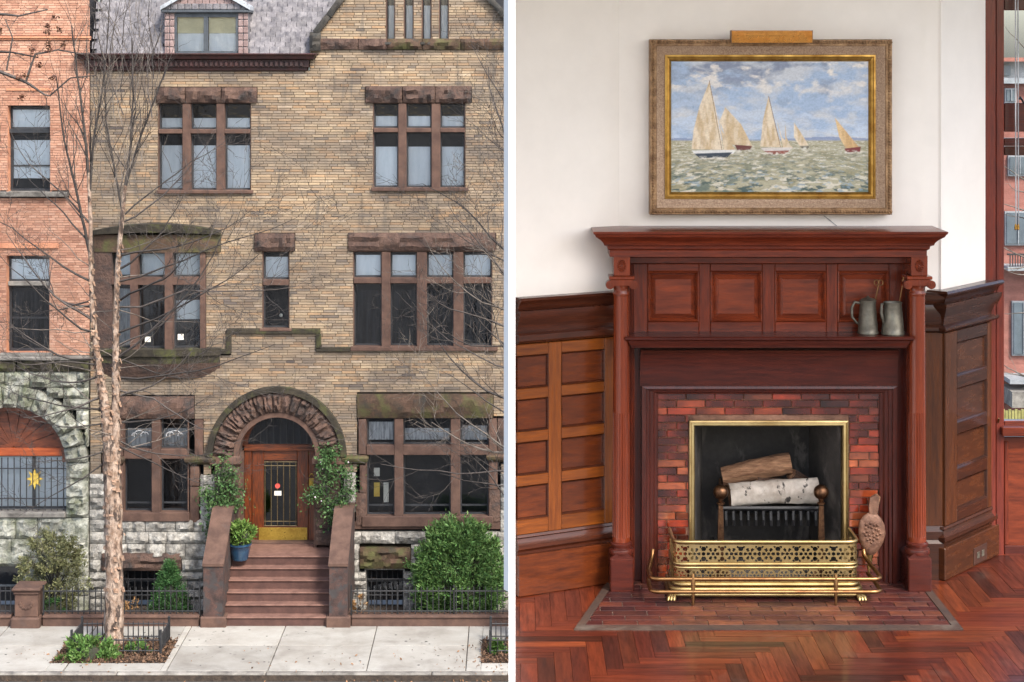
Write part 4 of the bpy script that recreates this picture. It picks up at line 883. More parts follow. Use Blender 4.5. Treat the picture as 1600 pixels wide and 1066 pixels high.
shrub('dry_shrub', 'dry brown tuft behind the railing beside the right newel', 560, 925, 966, 35, 10, lambda t: .6 + .4 * t, MATS['dry_straw_leaves'], 240, .07, core=False, cat='plant')
shrub('low_evergreen', 'dark low evergreen at the foot of the railing left of the birch', 80, 935, 968, 34.9, 22, lambda t: math.sqrt(max(0, 1 - t ** 2)), M_L_CONE, 1500, .06, core=True, cat='plant')
for (px, py, hw, lb) in ((92, 957, 17, 'snow patch behind the railing under the olive shrub'), (140, 949, 24, 'snow patch behind the railing left of the birch trunk'), (8, 957, 14, 'snow patch left of the square pier'), (603, 957, 40, 'snow patch below the basement window right of the stoop'), (770, 955, 30, 'snow patch under the yew at the right edge')):
    c = P(px, py, 35.0); B = MB(); h = .22 if px < 160 else .14
    prof = [(hw * 35 / FL * math.sqrt(max(1e-4, 1 - (k / 6) ** 2)), -.28 + h * k / 6 + .12) for k in range(7)]
    B.lathe(prof, (0, 0, 0), 18, fn=lambda t, z: 1 + .18 * math.sin(3 * t + px) + .1 * math.sin(7 * t)); B.v = [(c.x + x, c.y + y * .5, -.02 + z) for x, y, z in B.v]
    tag(B.build('snow_patch', M_SNOW, smooth=60), lb, 'snow', 'snow patches')
# ================================================================== the upstairs room beside the street view
EXT = 1.0
M_PLAST = mat('cream_plaster', lin((238, 232, 224)), lin((231, 225, 217)), .85, scale=1.5, bump=.12, bscale=9, bdist=.004, fine=.03)
M_WHITE = mat('white_paint', (.92, .92, .92), (.9, .9, .9), .6, scale=3, bump=.03, fine=.0)
def wood(name, c1, c2, st, rough=.3, coat=.3, sc=4.2, rv=.12, dirt=None):
    return mat(name, c1, c2, rough, scale=sc, stretch=st, detail=9, contrast=(.3, .74), bump=.1, bscale=sc * 3.2, bstretch=st, bdist=.0015, spec=.2, coat=coat, rnd='obj', rvar=rv, fine=.22, dirt=dirt)
EXT = .95
MH1, MH2 = lin((126, 54, 32)), lin((62, 22, 14))
W_H = wood('mahogany_horizontal', MH1, MH2, (1.2, 16, 16)); W_V = wood('mahogany_vertical', MH1, MH2, (16, 16, 1.2)); W_P = wood('mahogany_panel', lin((136, 62, 36)), lin((70, 27, 17)), (1.2, 14, 9), sc=3.4)
W_D = wood('dark_mahogany', lin((92, 40, 30)), lin((50, 20, 17)), (1.2, 16, 16), dirt=((.02, .012, .012), 4, .62, .9))
W_DV = wood('dark_mahogany_upright', lin((92, 40, 30)), lin((50, 20, 17)), (16, 16, 1.2), dirt=((.02, .012, .012), 4, .62, .9))
W_C = wood('column_mahogany', lin((128, 56, 30)), lin((98, 40, 22)), (9, 9, .7), rough=.22, coat=.4)
O_H = wood('amber_oak_rail', lin((140, 76, 28)), lin((90, 44, 17)), (1.0, 1.0, 14)); O_P = wood('amber_oak_panel', lin((112, 54, 24)), lin((66, 28, 14)), (1.6, 1.6, 10))
O_V = wood('amber_oak_stile', lin((136, 74, 28)), lin((86, 42, 17)), (13, 13, 1)); O_D = wood('dark_oak_moulding', lin((84, 42, 26)), lin((48, 24, 17)), (1.2, 1.2, 16))
Q_D = wood('dark_walnut', lin((72, 40, 26)), lin((38, 21, 15)), (1.2, 1.2, 14)); Q_P = wood('walnut_panel', lin((84, 48, 28)), lin((52, 28, 17)), (2, 2, 10)); Q_V = wood('walnut_upright', lin((96, 54, 29)), lin((54, 29, 17)), (13, 13, 1))
FLR = [(0, lin((94, 39, 24))), (.25, lin((114, 50, 28))), (.5, lin((74, 30, 20))), (.7, lin((126, 61, 33))), (.85, lin((52, 23, 17))), (1, lin((100, 44, 26)))]
M_FLX = mat('parquet_across', lin((120, 56, 36)), lin((84, 38, 26)), .36, scale=3, stretch=(1.2, 14, 14), rnd='obj', ramp=FLR, rvar=.18, bump=.15, bscale=12, bstretch=(1.2, 14, 14), bdist=.0012, coat=.3, spec=.25, fine=.3,
            dirt=((.2, .13, .1), 2.6, .62, 1.3))
M_FLY = mat('parquet_along', lin((120, 56, 36)), lin((84, 38, 26)), .36, scale=3, stretch=(14, 1.2, 14), rnd='obj', ramp=FLR, rvar=.18, bump=.15, bscale=12, bstretch=(14, 1.2, 14), bdist=.0012, coat=.3, spec=.25, fine=.3,
            dirt=((.2, .13, .1), 2.6, .62, 1.3))
EXT = 1.15
TIL = [(0, lin((146, 54, 28))), (.2, lin((108, 36, 21))), (.38, lin((164, 74, 38))), (.55, lin((78, 27, 19))), (.7, lin((132, 46, 25))), (.84, lin((54, 21, 17))), (1, lin((178, 94, 54)))]
M_TILE = mat('oxblood_glazed_tile', lin((130, 56, 38)), lin((78, 32, 28)), .12, scale=14, stretch=(1, 1, 2), rnd='obj', ramp=TIL, rvar=.12, bump=.15, bscale=14, bdist=.002, coat=1.0, fine=.05, contrast=(.3, .8))
def glaze_sheen(m, lo=.35, hi=1.25):
    """glaze pooled unevenly along each tile: darker body at one end"""
    t = m.node_tree; b = t.nodes['Principled BSDF']; src = b.inputs['Base Color'].links[0].from_socket
    tc = t.nodes.new('ShaderNodeTexCoord'); sx = t.nodes.new('ShaderNodeSeparateXYZ'); t.links.new(tc.outputs['Generated'], sx.inputs[0])
    oi = t.nodes.new('ShaderNodeObjectInfo'); mu = t.nodes.new('ShaderNodeMath'); mu.operation = 'MULTIPLY'; mu.inputs[1].default_value = 13.7; t.links.new(oi.outputs['Random'], mu.inputs[0])
    sn_ = t.nodes.new('ShaderNodeMath'); sn_.operation = 'ADD'; t.links.new(mu.outputs[0], sn_.inputs[0]); sc_ = t.nodes.new('ShaderNodeMath'); sc_.operation = 'MULTIPLY'; sc_.inputs[1].default_value = 2.4
    t.links.new(sx.outputs[0], sc_.inputs[0]); t.links.new(sc_.outputs[0], sn_.inputs[1]); wv_ = t.nodes.new('ShaderNodeMath'); wv_.operation = 'SINE'; t.links.new(sn_.outputs[0], wv_.inputs[0])
    mr = t.nodes.new('ShaderNodeMapRange'); mr.inputs[1].default_value = -1; mr.inputs[2].default_value = 1; mr.inputs[3].default_value = lo; mr.inputs[4].default_value = hi; t.links.new(wv_.outputs[0], mr.inputs[0])
    hs = t.nodes.new('ShaderNodeHueSaturation'); t.links.new(src, hs.inputs['Color']); t.links.new(mr.outputs[0], hs.inputs['Value']); t.links.new(hs.outputs[0], b.inputs['Base Color'])
glaze_sheen(M_TILE)  # highlight along each tile is painted into the colour
HTL = [(0, lin((80, 38, 31))), (.3, lin((64, 29, 26))), (.55, lin((94, 49, 36))), (.8, lin((50, 25, 25))), (1, lin((106, 60, 42)))]
M_HTILE = mat('plum_hearth_tile', lin((92, 48, 42)), lin((66, 34, 36)), .42, scale=10, rnd='obj', ramp=HTL, rvar=.12, bump=.2, bscale=30, bdist=.002, coat=.05, spec=.35, fine=.2)
EXT = 1.0
M_GROUT = mat('pale_grout', lin((176, 160, 144)), lin((120, 104, 92)), .9, scale=9, bump=.3, bscale=60)
M_DGROUT = mat('sooty_grout', lin((150, 112, 90)), lin((60, 40, 34)), .9, scale=5, bump=.3, bscale=60)
M_HBORD = mat('worn_hearth_border', lin((74, 54, 44)), lin((50, 37, 32)), .7, scale=6, bump=.4, bscale=40, bdist=.003, dirt=((.13, .11, .09), 5, .55, .85))
M_BRASS = mat('polished_brass', lin((186, 166, 120)), lin((150, 128, 86)), .4, scale=7, metal=1, bump=.05, bscale=40, bdist=.001, fine=.1)
M_OBRASS = mat('dull_brass', lin((158, 122, 82)), lin((118, 84, 56)), .38, scale=9, metal=1, bump=.2, bscale=60, bdist=.001)
M_BRONZE = mat('hammered_bronze', lin((128, 96, 72)), lin((84, 60, 46)), .42, scale=30, metal=1, bump=.6, bscale=60, bdist=.003)
M_PEWTER = mat('old_pewter', lin((122, 118, 106)), lin((88, 84, 74)), .45, scale=14, metal=.6, bump=.35, bscale=45, bdist=.002, rnd='obj', rvar=.12)
M_SOOT = mat('sooty_firebrick', (.025, .023, .022), (.06, .055, .05), .9, scale=4, bump=.5, bscale=30, bdist=.006, dirt=((.2, .175, .155), 4.5, .56, .78, (1.6, 1, .7)))
M_SOOTL = mat('ashy_firebrick_side', (.035, .032, .03), (.09, .08, .07), .9, scale=5, bump=.5, bscale=30, bdist=.006, dirt=((.26, .23, .2), 4, .55, .8))
M_ASH = mat('ash_floor', (.12, .11, .10), (.06, .055, .05), .95, scale=9, bump=.8, bscale=40, bdist=.008)
M_LOGB = mat('split_log_wood', lin((168, 128, 96)), lin((110, 76, 54)), .85, scale=5, stretch=(1.2, 9, 9), bump=.9, bscale=18, bstretch=(1, 8, 8), bdist=.008, fine=.4)
M_LOGD = mat('brown_bark', lin((96, 70, 54)), lin((54, 38, 30)), .95, scale=8, stretch=(1.5, 6, 6), bump=1, bscale=22, bstretch=(1, 5, 5), bdist=.012, fine=.4)
M_BIRCH = mat('white_birch_bark', lin((196, 188, 178)), lin((150, 140, 128)), .8, scale=8, bump=.5, bscale=30, bdist=.004, dirt=((.035, .03, .028), 15, .6, .64, (1.6, .8, .8)))
M_BELL = mat('carved_bellows_wood', lin((140, 104, 84)), lin((100, 70, 56)), .5, scale=20, bump=.8, bscale=55, bdist=.006, metal=.3)
M_LEATH = mat('brown_leather', lin((70, 46, 36)), lin((48, 30, 24)), .6, scale=14, bump=.4, bscale=60)
M_PLASTIC = mat('brown_plate', lin((74, 48, 38)), lin((56, 36, 30)), .4, bump=.1)
# ---- parquet floor and the slab beneath it
WP = 9.55                                   # distance of the chimney breast plaster
flo = struct(MB().box(.0125, 4.3, 7.7, 10.35, -.5, FLOOR - .016).build('floor', M_SOIL))
n_, wv = 6, .078
proto = {}
org = (.35, 8.9)
def hx(d): return (HL[0] + (HL[1] - HL[0]) * (d - 8.68) / .62, HR[0] + (HR[1] - HR[0]) * (d - 8.68) / .62)
HL = (X(897, 8.68), X(938, 9.3)); HR = (X(1505, 8.68), X(1458, 9.3))      # hearth edges: front, back
def board(x0, x1, y0, y1, mt, nm):
    """clip against room limits and the hearth, then lay one parquet board"""
    x0, x1 = max(x0, .0145), min(x1, 4.28); y0, y1 = max(y0, 7.72), min(y1, 10.3)
    if x1 - x0 < .015 or y1 - y0 < .015: return
    poly = [(x0, y0), (x1, y0), (x1, y1), (x0, y1)]
    def clip(po, f):
        o = []
        for i in range(len(po)):
            a, b = po[i], po[(i + 1) % len(po)]; fa, fb = f(a), f(b)
            if fa >= 0: o.append(a)
            if fa * fb < 0: t = fa / (fa - fb); o.append((a[0] + (b[0] - a[0]) * t, a[1] + (b[1] - a[1]) * t))
        return o
    lf = lambda p: hx(p[1])[0] - .002 - p[0]; rt = lambda p: p[0] - hx(p[1])[1] - .002; fr = lambda p: 8.678 - p[1]
    reg = []
    a = clip(poly, fr); 
    if len(a) > 2: reg.append(a)
    b = clip(poly, lambda p: -fr(p))
    if len(b) > 2:
        for f in (lf, rt):
            c = clip(b, f)
            if len(c) > 2: reg.append(c)
    for po in reg:
        ar = abs(sum(po[i][0] * po[(i + 1) % len(po)][1] - po[(i + 1) % len(po)][0] * po[i][1] for i in range(len(po)))) / 2
        if ar < .0004: continue
        cx = sum(p[0] for p in po) / len(po); cy = sum(p[1] for p in po) / len(po)
        vis_ = -40 < cx * FL / cy < 840 and VY + 2.743 * FL / cy < 1085
        sh = [(p[0] + (.0008 if p[0] < cx else -.0008), p[1] + (.0008 if p[1] < cy else -.0008)) for p in po]; n = len(sh); dz = rng.uniform(-.0008, .0006)
        bm_ = MB() if vis_ else REST; bm_.add([(x, y, FLOOR + dz) for x, y in sh] + [(x, y, FLOOR - .015) for x, y in sh], [tuple(range(n))] + [(i, n + i, n + (i + 1) % n, (i + 1) % n) for i in range(n)])
        if vis_: bm_.build('board', mt, flo)
REST = MB()
for r_ in range(-24, 64):
    for k in range(-6, 6):
        x0 = r_ + 2 * n_ * k; board(org[0] + x0 * wv, org[0] + (x0 + n_) * wv, org[1] + r_ * wv, org[1] + (r_ + 1) * wv, M_FLX, 'board')
        y0 = r_ - 2 * n_ + 1 - 2 * n_ * k; board(org[0] + r_ * wv, org[0] + (r_ + 1) * wv, org[1] + y0 * wv, org[1] + (y0 + n_) * wv, M_FLY, 'board')
REST.build('outer_boards', M_FLX, flo, kind='stuff')
# ---- walls
LX, LDp = .0145, 9.25                        # where the left canted wall meets the partition
CX0 = X(967, WP)
RX0, RX1, RDp = X(1472, WP), X(1550, 10.05), 10.05
TOPZ = FLOOR + 3.899
pw = MB().box(-.0113, .0113, 6.3, 9.4, -.5, TOPZ).build('partition_wall', M_WHITE); tag(pw, 'thin white partition wall seen edge-on between street view and room', 'wall')
ce = MB().box(-.0112, 4.3, 6.6, 10.4, FLOOR + 3.9, FLOOR + 4.1).build('ceiling', M_PLAST); struct(ce)  # out-of-view room ceiling, added and sized to dim the daylight inside
rw = thing('room_wall', 'cream plaster wall of the chimney breast with canted corners', 'wall', (X(1200, WP), WP, FLOOR))
def quadwall(nm, pts, th=.12, mt=M_PLAST, z0=FLOOR):
    (x0, y0), (x1, y1) = pts; d = Vector((x1 - x0, y1 - y0, 0)).normalized(); nrm = Vector((-d.y, d.x, 0)) * th
    v = [(x0, y0, z0), (x1, y1, z0), (x1 + nrm.x, y1 + nrm.y, z0), (x0 + nrm.x, y0 + nrm.y, z0)]; v += [(a, b, TOPZ) for a, b, _ in v]
    return MB().add(v, [(0, 1, 5, 4), (1, 2, 6, 5), (2, 3, 7, 6), (3, 0, 4, 7), (4, 5, 6, 7), (3, 2, 1, 0)]).build(nm, mt, rw)
quadwall('canted_wall', ((LX, LDp), (CX0, WP)))
quadwall('canted_wall', ((RX0, WP + .02), (RX1, RDp)), z0=FLOOR)
quadwall('corner_return', ((X(1440, WP), WP + .03), (RX0, WP + .03)))
# chimney breast plaster above the mantel, and cheeks round the firebox behind the woodwork
MB().box(CX0, X(1440, WP), WP, WP + .12, FLOOR + 1.4, TOPZ).build('chimney_breast', M_PLAST, rw)
MB().box(CX0, X(1070, WP), WP, WP + .12, FLOOR, FLOOR + 1.399).build('chimney_breast', M_PLAST, rw); MB().box(X(1332, WP), X(1440, WP), WP, WP + .12, FLOOR, FLOOR + 1.399).build('chimney_breast', M_PLAST, rw)
MB().box(X(1070, WP) + .001, X(1332, WP) - .001, WP, WP + .12, Z(652, WP), FLOOR + 1.399).build('chimney_breast', M_PLAST, rw)
for a in ((843, 319, 846, 321), (856, 328, 858, 331)): 
    d = 9.30 + (a[0] - 805) / 162 * .28; MB().box(X(a[0], d), X(a[2], d), d - .01, d + .03, Z(a[3], d), Z(a[1], d)).build('wall_chip', M_OBRASS, rw)
# ---- wainscots on the canted walls
def frame_T(p0, p1):
    p0, p1 = Vector((*p0, 0)), Vector((*p1, 0)); d = (p1 - p0).normalized(); n = Vector((-d.y, d.x, 0))
    return Matrix(((d.x, n.x, 0, p0.x), (d.y, n.y, 0, p0.y), (0, 0, 1, 0), (0, 0, 0, 1))), (p1 - p0).length
def wains(name, label, p0, p1, cols, rows, zs, mts, loc, cove=True, ends=(0, 0)):
    T_, L_ = frame_T(p0, p1); o = thing(name, label, 'wainscot', loc, 'wainscots'); mD, mR, mS, mP = mts
    def bx(nm, u0, u1, w0, w1, z0, z1, mt, b=.003): return MB(T_).box(u0, u1, -w1, -w0, z0, z1, b=b).build(nm, mt, o)
    ztop, zcap, zfr, zrail, zbase, zsk = zs
    # cap moulding, cove frieze, rail moulding
    MB(T_).mould([(.035, zcap), (.045, zcap + .02), (.05, zcap + .035), (.07, zcap + .05), (.075, ztop - .012), (.065, ztop)], -.0 + .0, L_, 0, .05, ends=ends).build('cap_moulding', mD, o, smooth=40)
    pr = [(.02 + .035 * (1 - math.cos(t)) * .5 + .006, zfr + (zcap - zfr) * t / math.pi) for t in np.linspace(0, math.pi, 9)]
    MB(T_).mould(pr, 0, L_, 0, .05, ends=ends).build('cove_frieze', mD, o, smooth=60)
    MB(T_).mould([(.02, zrail), (.035, zrail + .008), (.05, zrail + .02), (.05, zfr - .012), (.03, zfr)], 0, L_, 0, .05, ends=ends).build('rail_moulding', mD, o, smooth=40)
    z0, z1 = zbase, zrail
    us = [0] + [c for ab in cols for c in ab] + [L_]
    for k in range(0, len(us), 2):
        if us[k + 1] - us[k] > .004: bx('stile', us[k] + .0004, us[k + 1] - .0004, 0, .026, z0, z1 - .001, mS)
    for a, b in cols:
        zz = [z1] + [c for ab in rows for c in ab] + [z0]
        for k in range(0, len(zz), 2):
            if zz[k] - zz[k + 1] > .004: bx('rail', a + .0004, b - .0004, 0, .0255, zz[k + 1] + .0004, zz[k] - .0012, mR)
        for t, c in rows:
            bx('panel', a, b, 0, .010, c, t, mP, 0)
            MB(T_).ringframe(a, b, c, t, [(0, -.0256), (.004, -.022), (.008, -.012), (.010, -.0095)]).build('panel_bead', mD, o)
    MB(T_).mould([(.028, zsk), (.03, zsk + .015), (.042, zsk + .03), (.042, zsk + .05), (.03, zsk + .065), (.026, zbase - .02), (.034, zbase - .012), (.028, zbase)], 0, L_, 0, .05, ends=ends).build('base_moulding', mD, o, smooth=30)
    bx('skirting', -ends[0] * .05, L_ + ends[1] * .05, 0, .048, FLOOR + .001, zsk - .001, mP, .004)
    return o
def zz(py, d=9.42): return Z(py, d)
p0, p1 = (LX, LDp), (CX0 + .02, WP)
Lw = math.hypot(p1[0] - p0[0], p1[1] - p0[1]); u = lambda px: Lw * (px - 805) / 165.0
rowsL = [(zz(548), zz(598)), (zz(615), zz(664)), (zz(681), zz(731)), (zz(748), zz(799))]
wains('wainscot', 'amber wood panelled wainscot left of the fireplace under the white wall', p0, p1, [(0.0006, u(852)), (u(872), u(938))], rowsL, (zz(458), zz(478), zz(512), zz(530), zz(822), zz(852)), (O_D, O_H, O_V, O_P), (p0[0] + .2, LDp + .1, FLOOR))
p0, p1 = (RX0, WP + .02), (RX1, RDp)
Lr = math.hypot(p1[0] - p0[0], p1[1] - p0[1]); zr = lambda py: Z(py, 9.75)
rowsR = [(zr(a), zr(b)) for a, b in ((532, 583), (603, 655), (674, 726), (746, 790))]
wr = wains('wainscot', 'dark walnut panelled wainscot with heavy cap between fireplace and window', p0, p1, [(Lr * .22, Lr * .82)], rowsR, (zr(446), zr(466), zr(500), zr(512), zr(808), zr(838)), (Q_D, Q_D, Q_V, Q_P), (p0[0] + .2, WP + .2, FLOOR), ends=(1, 0))
T_, L_ = frame_T(p0, p1)
ol = MB(T_).box(Lr * .46, Lr * .72, -.052, -.0485, Z(884, 9.75), Z(858, 9.75), b=.002).build('outlet', M_PLASTIC); tag(ol, 'brown electrical outlet plate set in the dark skirting', 'outlet')
B = MB(T_)
for k in (0, 1): B.box(Lr * (.52 + k * .09), Lr * (.57 + k * .09), -.0545, -.0522, Z(876, 9.75), Z(866, 9.75), b=.001)
B.build('socket', M_PEWTER, ol)
# straight return of the right wainscot next to the mantel
rt = thing('wainscot', 'narrow dark walnut return panel squeezed between mantel and canted wainscot', 'wainscot', (X(1456, 9.5), 9.56, FLOOR), 'wainscots')
xa, xb = X(1436, 9.55), RX0 + .004
MB().box(xa, xb, 9.555, 9.58, FLOOR, Z(520, 9.55), b=.002).build('panel', Q_V, rt)
MB().mould([(.0, Z(520, 9.55)), (.03, Z(516, 9.55)), (.03, Z(511, 9.55)), (.012, Z(507, 9.55)), (.03, Z(490, 9.55)), (.02, Z(476, 9.55)), (.05, Z(466, 9.55)), (.055, Z(456, 9.55))], xa, xb, 9.555, 9.58, ends=(0, 0)).build('cap_moulding', Q_D, rt, smooth=40)
MB().mould([(.03, FLOOR), (.03, Z(848, 9.55)), (.02, Z(843, 9.55)), (.02, Z(830, 9.55)), (.01, Z(822, 9.55))], xa, xb, 9.555, 9.58, ends=(0, 0)).build('skirting', Q_D, rt)
# ---- mantelpiece
MT = thing('mantelpiece', 'tall carved mahogany mantelpiece with columns, shelf and red glazed tiles', 'mantelpiece', (X(1202, 9.4), 9.4, FLOOR))
def mb(nm, x0, y0, x1, y1, d0, d1, mt, b=.003, par=None): return MB().box(X(x0, d0), X(x1, d0), d0, d1, Z(y1, d0), Z(y0, d0), b=b).build(nm, mt, par or MT)
dC = 9.29
def zc(py, d=dC): return Z(py, d)
crown = [(-.02, zc(402)), (.0, zc(402)), (.0, zc(392)), (.012, zc(389)), (.014, zc(385)), (.03, zc(383)), (.035, zc(379)), (.05, zc(374)), (.075, zc(369)), (.082, zc(365)), (.088, zc(364)), (.09, zc(360.5)), (.085, zc(360))]
MB().mould(crown, X(953, dC), X(1449, dC), dC + .01, WP - .002).build('crown_moulding', W_H, MT, smooth=25)
mb('frieze', 984, 402, 1423, 412, 9.44, 9.54, W_H)
mb('back_panel', 982, 412, 1426, 545, 9.52, 9.545, W_H, 0)
for a, b in ((985, 1012), (1092, 1110), (1191, 1211), (1291, 1309), (1389, 1424)): mb('stile', a + .2, 412.2, b - .2, 528, 9.495, 9.519, W_V)
for a, b in ((1012, 1092), (1110, 1191), (1211, 1291), (1309, 1389)):
    mb('rail', a, 412.2, b, 424, 9.496, 9.519, W_H); mb('rail', a, 503, b, 528, 9.496, 9.519, W_H)
    x0, x1, z0, z1 = X(a, 9.495), X(b, 9.495), Z(503, 9.495), Z(424, 9.495)
    pn = MB().ringframe(x0, x1, z0, z1, [(.0, 9.494), (.006, 9.490), (.012, 9.497), (.02, 9.515), (.042, 9.500), (.043, 9.4985)]).build('panel', W_P, MT)
    MB().box(x0 + .0425, x1 - .0425, 9.4985, 9.514, z0 + .0425, z1 - .0425).build('raised_field', W_P, pn)
# fluted pilaster strips beside the panels
for x in (983, 1417):
    B = MB()
    for k in range(4): B.box(X(x + k * 2.2, 9.47), X(x + k * 2.2 + 1.5, 9.47), 9.47, 9.494, Z(900, 9.47), Z(405, 9.47), b=.002)
    B.box(X(x - .4, 9.47), X(x + 8.6, 9.47), 9.485, 9.496, Z(905, 9.47), Z(404, 9.47)); B.build('pilaster', W_V, MT)
# shelf
sd_ = 9.33
MB().mould([(-.03, zc(545, sd_)), (.0, zc(544, sd_)), (.004, zc(540, sd_)), (.012, zc(537, sd_)), (.018, zc(533, sd_)), (.034, zc(530, sd_)), (.036, zc(527, sd_)), (.03, zc(525.5, sd_))], X(987, sd_), X(1417, sd_), sd_ + .01, 9.51, ends=(1, 1)).build('shelf', W_D, MT, smooth=25)
# coved frieze under the shelf
pr = [(.001, zc(604, 9.46)), (.004, zc(590, 9.46)), (.01, zc(575, 9.46)), (.022, zc(560, 9.46)), (.04, zc(550, 9.46)), (.05, zc(545.5, 9.46))]
MB().mould(pr, X(1000, 9.46), X(1402, 9.46), 9.46, 9.53, ends=(0, 0)).build('cove_frieze', W_D, MT, smooth=50)
# moulded architrave round the tiles
ax0, ax1, az1 = X(1003, 9.44), X(1402, 9.44), Z(604, 9.44)
B = MB(); prf = [(0, 9.53), (0, 9.44), (.022, 9.437), (.026, 9.45), (.04, 9.452), (.046, 9.462), (.062, 9.464), (.07, 9.474), (.086, 9.477), (.088, 9.5)]
vs = []; fs = []
for o_, y in prf: vs += [(ax0 + o_, y, FLOOR), (ax0 + o_, y, az1 - o_ * .55), (ax1 - o_, y, az1 - o_ * .55), (ax1 - o_, y, FLOOR)]
for i in range(len(prf) - 1):
    for k in range(3): fs.append((i * 4 + k, i * 4 + k + 1, i * 4 + 5 + k, i * 4 + 4 + k))
B.add(vs, fs).build('architrave', W_DV, MT)
for a, b in ((957, 1004), (1400, 1447)): mb('side_panel', a, 545, b, 910, 9.5, 9.548, W_DV, 0)
# columns
def column(cx):
    d = 9.36; x = X(cx, d); r = X(800 + 13.2, d)
    pl = MB().box(x - .061, x + .061, 9.292, 9.5, FLOOR + .001, Z(868, d), b=.006)
    # shouldered top of the plinth
    pl.prism([(x - .061 + .122 * i / 12, Z(868, d) - .001 + .035 * math.sin(math.pi * i / 12)) for i in range(13)] + [(x + .061, Z(868, d) - .004), (x - .061, Z(868, d) - .004)], 9.30, 9.49)
    co = pl.build('column_plinth', W_D, MT, smooth=30)
    def tz(py): return Z(py, d)
    MB().lathe([(r * 1.05, tz(866)), (r * 1.42, tz(864)), (r * 1.5, tz(860)), (r * 1.42, tz(856)), (r * 1.15, tz(855)), (r * 1.12, tz(853)), (r * 1.3, tz(850)), (r * 1.28, tz(847)), (r * 1.06, tz(845))], (x, d, 0), 32).build('base_ring', W_D, co, smooth=50)
    zfl0, zfl1 = tz(838), tz(644)
    def flu(t, h):
        if not (zfl0 < h < zfl1): return 1
        return 1 - .085 * max(0, math.sin(t * 20)) ** .6
    hs = [tz(845), tz(841), zfl0] + [zfl0 + .004 + (zfl1 - zfl0 - .008) * k / 6 for k in range(7)] + [zfl1] + [tz(py) for py in (640, 600, 550, 500, 462)]
    MB().lathe([(r * (1.06 - .14 * (h - hs[0]) / (hs[-1] - hs[0])), h) for h in hs], (x, d, 0), 120, fn=flu).build('shaft', W_C, co, smooth=35)
    MB().lathe([(r * .92, tz(462)), (r * 1.02, tz(460)), (r * 1.02, tz(457)), (r * .92, tz(455)), (r * .93, tz(449)), (r * 1.25, tz(444)), (r * 1.3, tz(441))], (x, d, 0), 32).build('necking', W_C, co, smooth=50)
    cp = MB().box(x - r * 1.5, x + r * 1.5, d - r * 1.4, d + r * 1.4, tz(435), tz(430), b=.003); cp.box(x - r * 1.3, x + r * 1.3, d - r * 1.3, d + r * 1.2, tz(445), tz(435.2), b=.002)
    cap = cp.build('capital', W_C, co)
    for s_ in (-1, 1):
        vx = x + s_ * r * 1.38; vz = tz(443)
        MB().lathe([(.001, -.002), (.006, -.002), (.006, .004), (.010, .004), (.010, 0), (.016, 0), (.016, .005), (.0225, .005), (.0225, .055), (.016, .06), (.001, .06)], (vx, d - r * 1.55, vz), 20, axis='y', cap=False).build('volute', W_C, cap, smooth=30)
    bk = MB().box(x - r * 1.0 + .003, x + r * 1.0, d - r * 1.1, 9.5, tz(429.9), tz(398), b=.003).build('capital_block', W_C, co)
    B = MB()
    for k in range(14):
        a = 2 * math.pi * k / 14; c, s_ = math.cos(a), math.sin(a); m_ = tz(414); ca, sa = math.cos(a + .2), math.sin(a + .2); y = d - r * 1.1
        B.add([(x + .004 * c, y - .001, m_ + .006 * s_), (x + .025 * c, y - .001, m_ + .036 * s_), (x + .018 * ca, y - .006, m_ + .026 * sa), (x + .025 * math.cos(a + .4), y - .001, m_ + .036 * math.sin(a + .4))], [(0, 1, 2), (0, 2, 3)])
    B.lathe([(.006, 0), (.004, -.005), (.001, -.006)], (x, d - r * 1.1, tz(414)), 10, axis='y', cap=False); B.build('carved_rosette', W_C, bk)
    return x
CL, CR = column(970.5), column(1433)
# tiles round the opening
TDp = 9.49; tz_ = lambda py: Z(py, TDp); tx = lambda px: X(px, TDp)
MB().box(tx(1026), tx(1077), TDp + .008, WP, FLOOR, tz_(614)).build('tile_bed', M_DGROUT, MT); MB().box(tx(1325), tx(1380), TDp + .008, WP, FLOOR, tz_(614)).build('tile_bed', M_DGROUT, MT)
MB().box(tx(1077) + .0005, tx(1325) - .0005, TDp + .008, WP, tz_(657), tz_(614)).build('tile_bed', M_DGROUT, MT)
rh = 11.7; yy = 613.5; rI = 0
while yy < 902:
    xx = 1028 - (rI % 3) * 15.0 - rng.random() * 3
    while xx < 1378:
        wv_ = 45; a, b = max(xx, 1027), min(xx + wv_, 1378); xx += wv_
        for p, q in (([(a, b)] if yy + rh < 660 else [(a, min(b, 1076)), (max(a, 1326), b)])):
            if q - p > 4: MB().box(tx(p + .65), tx(q - .65), TDp - rng.random() * .0015, TDp + .012, tz_(min(yy + rh - .65, 905)), tz_(yy + .65), b=.002).build('tile', M_TILE, MT)
    yy += rh; rI += 1
# brass frame of the opening and the firebox
BF = MB(); fx0, fx1, fz1 = tx(1077), tx(1325), tz_(657); vs = []; fs = []
prf = [(0, TDp + .005), (0, TDp - .012), (.008, TDp - .016), (.012, TDp - .008), (.024, TDp - .010), (.03, TDp - .002), (.033, TDp + .03)]
for o_, y in prf: vs += [(fx0 + o_, y, FLOOR), (fx0 + o_, y, fz1 - o_), (fx1 - o_, y, fz1 - o_), (fx1 - o_, y, FLOOR)]
for i in range(len(prf) - 1):
    for k in range(3): fs.append((i * 4 + k, i * 4 + k + 1, i * 4 + 5 + k, i * 4 + 4 + k))
BF.add(vs, fs).build('brass_surround', M_BRASS, MT, smooth=30)
fb = thing('firebox', 'soot-black firebox inside the brass surround', 'firebox', (X(1202, 9.6), 9.6, FLOOR))
bx0, bx1, byb, bzt = fx0 + .032, fx1 - .032, 10.0, fz1 - .03; sp = .09
